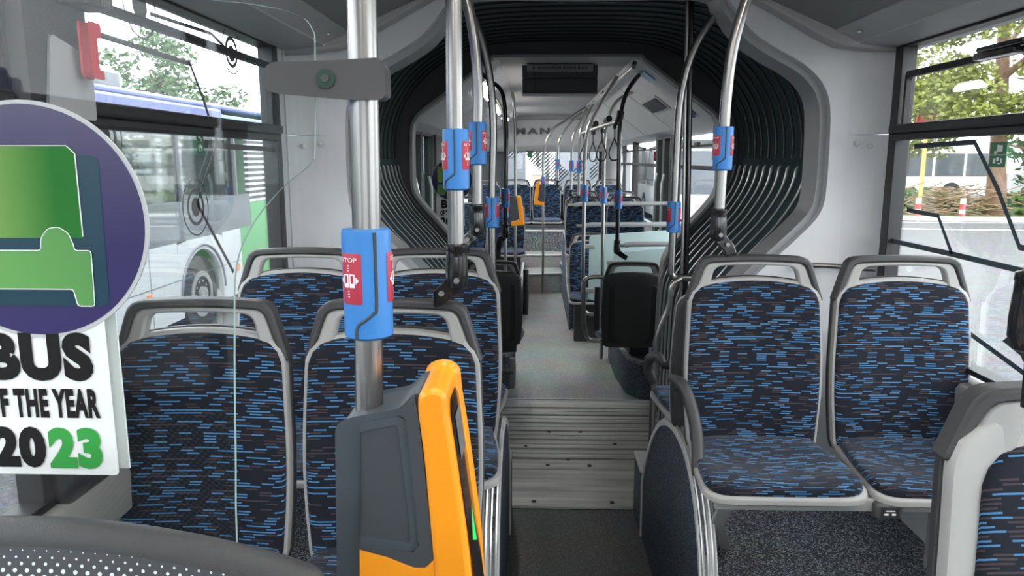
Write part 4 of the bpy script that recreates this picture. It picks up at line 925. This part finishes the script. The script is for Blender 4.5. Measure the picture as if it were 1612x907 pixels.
MB().tube([(.0, -.02, .06), (-.005, .0, .02), (-.01, .06, -.01)], .028, 10).tube([(-.05, .3, .03), (-.06, .45, .02)], .024, 10).tube([(-.1, .9, .02), (-.11, 1.05, .02)], .024, 10).build('rail_clamp', 'black_matte', lr)
def strap(label, loc, s=1):
    t = T('hanging_strap', label, 'strap', loc, group='hanging straps beyond the joint')
    MB().box(-.012, .012, -.022, .022, -.02, .02).build('strap_clip', 'black_matte', t, bevel=.006)
    L = [(0, 0, -.02), (.002, 0, -.08), (.006, 0, -.10), (.034, 0, -.17), (.036, 0, -.21), (.022, 0, -.24), (0, 0, -.247), (-.022, 0, -.24), (-.036, 0, -.21), (-.034, 0, -.17), (-.006, 0, -.10), (0, 0, -.08)]
    MB().tube(smooth_path(L, 4), .0055, 8).build('strap_loop', 'seat_dark', t); return t
s0 = strap('nearest hanging loop strap on the cross rail', (.385, 5.58, 1.985))
copy_tree(s0, (.33, 6.0, 1.98), label='second hanging loop strap from the front on the cross rail')
copy_tree(s0, (.30, 6.5, 1.975), .5, label='third hanging loop strap from the front on the cross rail')
copy_tree(s0, (.27, 7.2, 1.97), .2, label='farthest hanging loop strap on the cross rail')
U = T('chrome_loop', 'bent chrome guard loop beside the dark rear-facing seat', 'rail', (.2, 5.4, .2))
MB().tube(smooth_path([(.12, .0, .69), (.02, 0, .69), (-.03, .0, .66), (-.035, 0, .55), (-.03, 0, .35), (.0, 0, .23), (.05, 0, .21), (.12, 0, .21)], 6), .0165, 12).build('loop_tube', 'steel', U)
for (label, z, y, x0, x1) in (('grey horizontal rail over the lower pale screen', 1.085, 5.75, .50, 1.165), ('grey horizontal rail over the taller pale screen', 1.17, 6.5, .24, 1.165), ('grey horizontal rail before the raised right pair', 1.30, 7.36, .2, 1.145)):
    t = T('hand_rail', label, 'rail', (x0, y, z)); MB().tube([(0, 0, 0), (.05, 0, .01), (x1 - x0, .02, .015)], .021, 12).build('padded_tube', 'frame_grey', t); MB().tube([(-.07, 0, -.0), (.02, 0, 0)], .014, 8).build('rail_end', 'aluminium', t)
# arch panel for the rear podium
ra = T('podium_divider', 'speckled arched panel with light edging right of the aisle before the steps', 'divider', (.165, 0, 0))
P = [(p.x, p.y) for p in smooth_path([(7.5, .34, 0), (7.85, .36, 0), (8.05, .42, 0), (8.3, .62, 0), (8.55, .80, 0), (8.8, .86, 0), (9.2, .86, 0), (9.5, .7, 0), (9.62, .4, 0)], 4)]
MB().prism([(7.5, 0)] + P + [(9.62, 0)], 0, .02, YZ(0, 1)).build('panel_board', 'carpet_blue', ra); MB().ribbon(P, [(a, b - .025) for a, b in P], -.006, .05, YZ(0, 1)).build('edge_trim', 'trim_light', ra)
# display box, labels on the cove
dbx = T('display_box', 'dark box with vent grille hanging under the ceiling beyond the joint', 'display', (-.03, 5.32, 2.40))
MB().box(-.262, .262, 0, .22, -.095, -.01).box(-.262, .262, .005, .22, -.195, -.10).build('case', 'charcoal_panel', dbx, bevel=.004)
MB().box(-.23, .23, -.018, .01, -.055, -.005).build('vent_bar', 'frame_grey', dbx, bevel=.006)
q = MB(); [q.box(-.19 + k * .0095, -.1855 + k * .0095, -.02, -.017, -.042, -.02) for k in range(41)]; q.build('vent_slot', 'rubber', dbx)
q = MB(); [q.box(x, x + .004, -.003, 0, -.095, -.06) for x in (-.18, -.145, .12, .155)]; q.box(-.172, -.168, -.002, .006, -.195, -.10); q.build('seam', 'rubber', dbx); MB().box(-.262, .262, -.004, .2, -.205, -.198).build('bottom_lip', 'frame_grey', dbx)
def on_cove(y0, y1, t0, t1, name, label, mat, cat):
    f = lambda t: (.48 + .52 * t, 2.385 - .385 * t)
    m = MB(); a, b = f(t0), f(t1); n_ = Vector((-.385, 0, -.52)).normalized() * .003
    vs = [(a[0], y0, a[1]), (b[0], y0, b[1]), (b[0], y1, b[1]), (a[0], y1, a[1])]; vs = [tuple(Vector(v) + n_) for v in vs] + [tuple(Vector(v) + n_ * 3) for v in vs]
    m.add(vs, [(0, 1, 2, 3), (7, 6, 5, 4), (0, 4, 5, 1), (1, 5, 6, 2), (2, 6, 7, 3), (3, 7, 4, 0)]); o = m.build(name, mat, None); return tag(o, label, cat) if cat else o
on_cove(5.22, 5.42, .12, .26, 'notice_sticker', 'small blue and white notice on the sloping right panel by the ceiling', 'paint_skyblue', 'sticker')
nf = on_cove(5.75, 6.5, .42, .66, 'notice_holder', 'grey holder with dark insert on the sloping right panel beyond the joint', 'sign_grey', 'notice')
ni = on_cove(5.80, 6.45, .45, .63, 'insert', '', 'slate_panel', ''); ni.location = (-.004, 0, -.006); ni.parent = nf
rg = MB()
for (y, t) in ((5.33, .80), (5.43, .83)):
    P = []
    for k in range(24):
        an = 2 * pi * k / 24; tt_ = t + .05 * cos(an); P.append((.48 + .52 * tt_ - .004, y + .045 * sin(an), 2.385 - .385 * tt_ - .006))
    rg.tube(P + [P[0]], .005, 6)
tag(rg.build('hook_mark', 'paint_blue', None), 'blue looped marking on the sloping right panel near the portal', 'sticker')
hm2 = copy_tree(hm, (1.10, 5.5, 1.80), pi, 'red emergency hammer high at the first window beyond the joint')
copy_tree(hm, (1.12, 8.3, 1.78), pi, 'red emergency hammer on the far post by the right door')
tag(MB().box(1.06, 1.17, 5.32, 5.40, 1.86, 2.0).build('speaker_box', 'black_matte', None, bevel=.01), 'black box at the top of the first window beyond the joint', 'fitting')

# ------------------------------------------------------------------ outside: ground, buses, buildings, trees
S('ground', MB().box(-90, 90, -60, 110, -.6, -.35), 'asphalt')
def vehicle(name, label, L=12, Wd=2.55, H=2.9, accent='paint_green', front='far_white', group=None, roof='far_white'):
    t = T(name, label, 'bus', group=group); hw = Wd / 2
    MB().prism(roundpoly([(-hw, .28), (hw, .28), (hw, H - .15), (hw - .25, H), (-hw + .25, H), (-hw, H - .15)], [.08, .08, .1, .1, .1, .1]), 0, L, lambda u, v, h: (u, h, v)).build('body', front, t, bevel=.06)
    m = MB()
    for s in (1, -1):
        for k in range(int(L // 1.5)):
            y = .5 + k * 1.5; m.box(*sorted((s * (hw - .02), s * (hw + .012))), y, y + 1.38, 1.25, 2.35)
    m.build('side_window', 'paint_slate', t)
    MB().prism(roundpoly([(-hw + .12, 1.0), (hw - .12, 1.0), (hw - .12, 2.35), (-hw + .12, 2.35)], .12), -.02, .05, lambda u, v, h: (u, h, v)).build('windscreen', 'dark_glass' if False else 'paint_slate', t)
    MB().prism(roundpoly([(-hw + .25, 2.42), (hw - .25, 2.42), (hw - .25, 2.68), (-hw + .25, 2.68)], .05), -.02, .03, lambda u, v, h: (u, h, v)).build('destination_display', 'black_gloss', t)
    MB().box(-hw - .006, hw + .006, L * .62, L - .1, .32, 1.22).build('accent_panel', accent, t)
    m = MB(); [m.prism(roundpoly([(s * .75 - .16, .55), (s * .75 + .16, .55), (s * .78 + .2, .78), (s * .75 - .16, .78)], .04), -.02, .03, lambda u, v, h: (u, h, v)) for s in (1, -1)]; m.build('headlight', 'sign_grey', t)
    MB().box(-.8, .8, L * .2, L * .75, H - .02, H + .22).build('roof_unit', roof, t, bevel=.08)
    for s in (1, -1):
        for y in (2.5, L - 3.3):
            w = MB(); w.tube([(s * (hw - .28), y, .48), (s * (hw + .005), y, .48)], .48, 24); wh = w.build('wheel', 'tyre', t)
            MB().tube([(s * (hw - .1), y, .48), (s * (hw + .012), y, .48)], .27, 20).build('rim', 'rim_steel', wh)
        MB().tube([(s * (hw - .1), .1, 2.5), (s * (hw + .22), -.2, 2.4), (s * (hw + .25), -.25, 1.9)], .05, 8).build('mirror', 'black_matte', t)
    return t
b0 = vehicle('parked_bus', 'parked white bus seen through the rear window', group='parked buses behind')
b0.location = (-1.6, 22, -.35)
k = 0
for (x, y, lab) in ((1.6, 23, 'parked white bus right of centre beyond the rear window'), (4.9, 23.5, 'white and green parked bus seen through the first window beyond the joint'), (7.5, 24, 'white and green parked bus seen through the windows right of the aisle')):
    copy_tree(b0, (x, y, -.35), label=lab)
gb = vehicle('parked_bus', 'white bus parked sideways behind the hedge, seen through the right window', accent='paint_white', L=12); gb.location = (22.8, 38.5, -.35); gb.rotation_euler = (0, 0, pi / 2)
for i in range(7):
    copy_tree(b0, (-20.5 - (i % 2) * .2, 8.5 + i * 3.6, -.35), rz=pi / 2 - .25, label='parked bus number row seen through the windows of the near bus' if False else ['nearest', 'second', 'third', 'fourth', 'fifth', 'sixth', 'farthest'][i] + ' bus of the row parked across the yard to the left', group='buses across the yard')
bl = T('depot_building', 'long cream and grey depot building beyond the parked buses on the left', 'building', (-36, 20, -.35))
MB().box(-5, 0, -30, 50, 0, 4.2).build('wall', 'building_cream', bl); MB().box(-5, .3, -30, 50, 4.2, 4.6).build('roof_edge', 'building_grey', bl)
q = MB(); [q.box(0, .05, -28 + i * 4, -26 + i * 4, 2.3, 3.6) for i in range(19)]; q.build('window', 'building_grey', bl)
bl2 = T('depot_hall', 'cream hall behind the parked buses beyond the rear section', 'building', (-2, 52, -.35))
MB().box(0, 24, 0, 8, 0, 6.2).build('wall', 'building_cream', bl2); MB().box(0, 24, -.05, 0, 1, 3.4).build('shutter', 'building_grey', bl2)

# near bus on the left, parallel to ours
nb = T('neighbour_bus', 'white bus with blue roof edge, dark windows and green tail parked close on the left', 'bus', (-4.2, 0, -.35))
def nbox(name, x0, x1, y0, y1, z0, z1, mat, bevel=0): return MB().box(x0, x1, y0, y1, z0, z1).build(name, mat, nb, bevel=bevel)
YA, YB = -4, 12.2
wy = 8.75
lp = MB(); lp.box(-.06, 0, YA, wy - .62, .30, 1.17); lp.box(-.06, 0, wy + .62, 9.95, .30, 1.17)
arc = [(wy - .62, .30), (wy - .62, 1.17), (wy + .62, 1.17), (wy + .62, .30)]
ai = [(wy + .55 * cos(a), .48 + .55 * sin(a)) for a in [pi * k / 16 for k in range(17)]][::-1]
ao = [(wy - .62, .30), (wy - .62, .5)] + [(wy + max(-.62, min(.62, .9 * cos(a))), min(1.17, .48 + .9 * sin(a))) for a in [pi - pi * k / 12 for k in range(1, 12)]] + [(wy + .62, .5), (wy + .62, .30)]
ao = resample(ao, 25, False); aj = resample([(wy - .55, .30)] + ai + [(wy + .55, .30)], 25, False)
lp.ribbon(ao, aj, 0, .06, YZ(-.06, 1)); lp.build('lower_body', 'paint_white', nb)
MB().tube([(.008, a, b) for a, b in [(wy + .60 * cos(pi * k / 20), .48 + .60 * sin(pi * k / 20)) for k in range(21)]], .014, 6).build('arch_lip', 'paint_slate', nb)
wl = MB().tube([(-.34, wy, .48), (-.04, wy, .48)], .47, 40).build('wheel', 'tyre', nb, bevel=.03)
q = MB(); q.ribbon(circ(wy, .48, .28, 32), circ(wy, .48, .22, 32), 0, .03, YZ(-.055, 1), closed=True); q.tube([(-.12, wy, .48), (-.05, wy, .48)], .22, 24); q.tube([(-.06, wy, .48), (.0, wy, .48)], .09, 16); [q.tube([(-.06, wy + .16 * cos(a), .48 + .16 * sin(a)), (-.035, wy + .16 * cos(a), .48 + .16 * sin(a))], .016, 6) for a in [2 * pi * k / 10 for k in range(10)]]; q.build('rim', 'rim_steel', wl)
nbox('tail_panel', -.06, 0.002, 9.95, YB, .30, 1.17, 'paint_green'); nbox('tail_upper_panel', -.06, .002, 10.35, YB, 1.17, 1.5, 'paint_green')
nbox('dark_band', -.06, .0, YA, 10.35, 1.17, 1.62, 'paint_slate')
g = MB(); [g.box(-.05, -.04, YA + k * 1.55, YA + k * 1.55 + 1.5, 1.62, 2.42) for k in range(9)]; g.build('side_window', 'tinted_glass', nb)
g = MB(); [g.box(-.06, .0, YA + 1.5 + k * 1.55, YA + 1.55 + k * 1.55, 1.6, 2.44) for k in range(9)]; g.build('window_pillar', 'paint_slate', nb)
nbox('tail_louvre', -.05, .004, 10.35, 11.4, 1.5, 2.42, 'louvre'); nbox('tail_corner', -.06, 0, 11.4, YB, 1.5, 2.42, 'paint_green')
nbox('blue_fascia', -.10, .0, YA, 9.6, 2.42, 2.72, 'paint_blue', .03); nbox('light_fascia', -.10, .0, 9.6, YB, 2.42, 2.66, 'paint_skyblue', .03)
nbox('roof', -2.5, -.1, YA, YB, 2.72, 2.80, 'paint_blue', .03)
r_ = MB(); [r_.box(-1.6, -.35, y, y + 2.0, 2.80, 3.02) for y in (3.2, 6.0)]; r_.build('roof_unit', 'paint_white', nb, bevel=.08); r_ = MB(); [r_.box(-.345, -.33, y + .15 + j * .95, y + .9 + j * .95, 2.84, 2.97) for y in (3.2, 6.0) for j in (0, 1)]; r_.build('roof_unit_grille', 'paint_slate', nb)
nbox('far_side_lower', -2.5, -2.45, YA, YB, .3, 1.6, 'paint_white'); nbox('far_side_upper', -2.5, -2.45, YA, YB, 2.42, 2.75, 'paint_white'); nbox('bus_floor', -2.45, -.06, YA, YB, .35, .45, 'floor_grey'); nbox('tail_wall', -2.45, -.06, YB - .06, YB, .3, 2.75, 'paint_green')
g = MB(); [g.box(-.06 + .06, .003, y, y + .008, .34, 1.15) for y in (2.5, 4.2, 5.9, 7.5, 10.9)]; g.box(0, .003, YA, 9.9, .74, .748); g.build('panel_seam', 'paint_slate', nb)
g = MB(); [g.box(0, .012, y, y + .09, .62, .70) for y in (5.6, 7.4, 9.75)]; g.build('side_marker', 'indicator_orange', nb)
# right-hand verge, bollards, hedge, post, kerb
vg = MB().prism([(9, 26.3), (15, 25.1), (30, 24.6), (34, 34), (9, 34)], -.35, -.22, XY(0)); tag(vg.build('grass_verge', 'grass', None), 'grassy verge with kerb beyond the yard, seen through the right window', 'verge')
tag(MB().tube([(9, 26.25, -.24), (15, 25.05, -.24), (30, 24.55, -.24)], .09, 6).build('kerb', 'line_white', None), 'pale kerb edging the grassy verge', 'kerb')
tag(MB().prism([(12, 25.2), (22, 24.4), (26, 24.4), (26, 24.52), (12, 25.35)], 0, .01, XY(-.35)).prism([(9, 22.9), (20, 21.6), (20, 21.75), (9, 23.05)], 0, .01, XY(-.35)).build('road_marking', 'line_white', None), 'faint white lines painted on the yard', 'marking')
def bollard(label, loc):
    t = T('bollard', label, 'bollard', loc, 'bollards on the verge'); MB().tube([(0, 0, 0), (0, 0, .78)], .085, 12).build('post', 'bollard_white', t)
    MB().lathe([(.09, .42), (.09, .60)], n=12).lathe([(.09, .14), (.09, .28)], n=12).build('red_band', 'bollard_red', t); return t
b1 = bollard('left red and white bollard, by the yellow post', (12.85, 25.6, -.35)); copy_tree(b1, (14.2, 25.35, -.35), label='right red and white bollard, in front of the branches')
sp = T('sign_post', 'yellow post with red round sign on the verge', 'sign post', (13.35, 26.5, -.35))
MB().tube([(0, 0, 0), (0, 0, 3.3)], .07, 10).build('post', 'post_yellow', sp); MB().tube([(0, -.05, 3.35), (0, -.09, 3.35)], .42, 24).build('sign_face', 'bollard_red', sp)
def foliage(mb, c, r, n, size, flat=1.0, droop=0):
    for _ in range(n):
        while True:
            p = Vector((random.uniform(-1, 1), random.uniform(-1, 1), random.uniform(-1, 1)))
            if .25 < p.length < 1: break
        p = Vector((p.x * r[0], p.y * r[1], p.z * r[2] )) + Vector(c); s = size * random.uniform(.6, 1.4)
        a = Vector((random.uniform(-1, 1), random.uniform(-1, 1), random.uniform(-.6, .6) - droop)).normalized(); b = a.cross(Vector((random.uniform(-1, 1), random.uniform(-1, 1), random.uniform(-1, 1)))).normalized() * .5
        mb.add([p - a * s, p + b * s, p + a * s, p - b * s], [(0, 1, 2, 3)])
def tree(name, label, loc, h, blobs, mat, trunk_r=.3, leaf=.16, lean=(0, 0), dens=1.0, group=None):
    t = T(name, label, 'tree', loc, group)
    m = MB(); m.tube(smooth_path([(0, 0, 0), (lean[0] * .3, lean[1] * .3, h * .3), (lean[0], lean[1], h)], 4), [trunk_r * (1 - .08 * i) for i in range(9)], 10)
    for i in range(7):
        z = h * (.3 + .09 * i); a = i * 2.4; m.tube([(lean[0] * z / h, lean[1] * z / h, z), (cos(a) * h * .16, sin(a) * h * .16, z + h * .10), (cos(a) * h * .30, sin(a) * h * .30, z + h * .13)], [trunk_r * .35, trunk_r * .22, .03], 6)
    m.build('trunk', 'bark', t)
    f = MB()
    for (c_, r_, n_) in blobs: foliage(f, c_, r_, int(n_ * dens), leaf)
    f.build('foliage', mat, t, smooth=False); return t
blobs = [((random.uniform(-3.4, 3.6), random.uniform(-1.5, 1.5), random.uniform(3.1, 11)), (random.uniform(.7, 1.5), .9, random.uniform(.35, .75)), 330) for _ in range(46)]
tree('conifer_tree', 'large yellow-green tree with leaning trunk seen through the right window', (16.3, 27, -.3), 10, blobs, 'leaf_yellow', .38, .10, (-.6, 0), 1.7)
blobs = [((random.uniform(-4, 4), random.uniform(-1.5, 1.5), random.uniform(2.4, 5)), (1.2, .9, .6), 260) for _ in range(16)]
tree('conifer_tree', 'lower yellow-green tree hanging over the white bus on the right', (13.0, 31.5, -.3), 5, blobs, 'leaf_yellow', .16, .13)
blobs = [((random.uniform(-3, 3), random.uniform(-1.5, 1.5), random.uniform(.6, 6)), (1.4, 1.2, .9), 260) for _ in range(22)]
tree('broadleaf_tree', 'dark green tree mass behind the large yellow-green tree', (21.5, 29, -.3), 7, blobs, 'leaf_green', .3, .18)
hd = MB(); foliage(hd, (11.8, 28.5, .1), (2.2, .8, .45), 1500, .12); foliage(hd, (14.2, 28.2, .15), (1.9, .8, .55), 1500, .12); foliage(hd, (17.5, 27.2, .1), (1.8, .8, .5), 1200, .12)
tag(hd.build('low_hedge', 'leaf_hedge', None, smooth=False), 'low hedge on the verge in front of the white bus', 'hedge', kind='stuff')
br = MB()
for _ in range(240):
    p = Vector((random.gauss(14.6, .9), random.uniform(26.2, 27.3), random.uniform(-.2, .75))); a = random.uniform(-.9, .9); l = random.uniform(.3, .9); br.tube([p, p + Vector((cos(a) * l, random.uniform(-.2, .2), sin(a) * l * .5))], .018, 4)
tag(br.build('brushwood', 'dry_wood', None), 'heap of bare branches on the verge by the bollards', 'branches', kind='stuff')
tree('broadleaf_tree', 'leaning forked tree trunk at the right end of the verge', (17.2, 26.0, -.3), 5.0, [((0, 0, 5.2), (1.4, 1, .8), 500)], 'leaf_yellow', .26, .14, (1.6, 0))
for i, (x, y, hh, lab) in enumerate(((-57, 37, 11.5, 'green tree far left above the roof of the near bus'), (-52, 50, 12, 'green tree in the middle of the row above the near bus'), (-50, 68, 13.5, 'green tree right of the row above the near bus'), (-45, 88, 15.5, 'green tree farthest right in the row above the near bus'))):
    blobs = [((random.uniform(-7, 7), random.uniform(-7, 7), random.uniform(2.5, hh) * (1 - .0)), (2.6, 2.6, 1.6), 230) for _ in range(34)]
    tree('broadleaf_tree', lab, (x, y, -.35), hh * .8, blobs, 'leaf_green', .3, .36, group='trees beyond the yard')
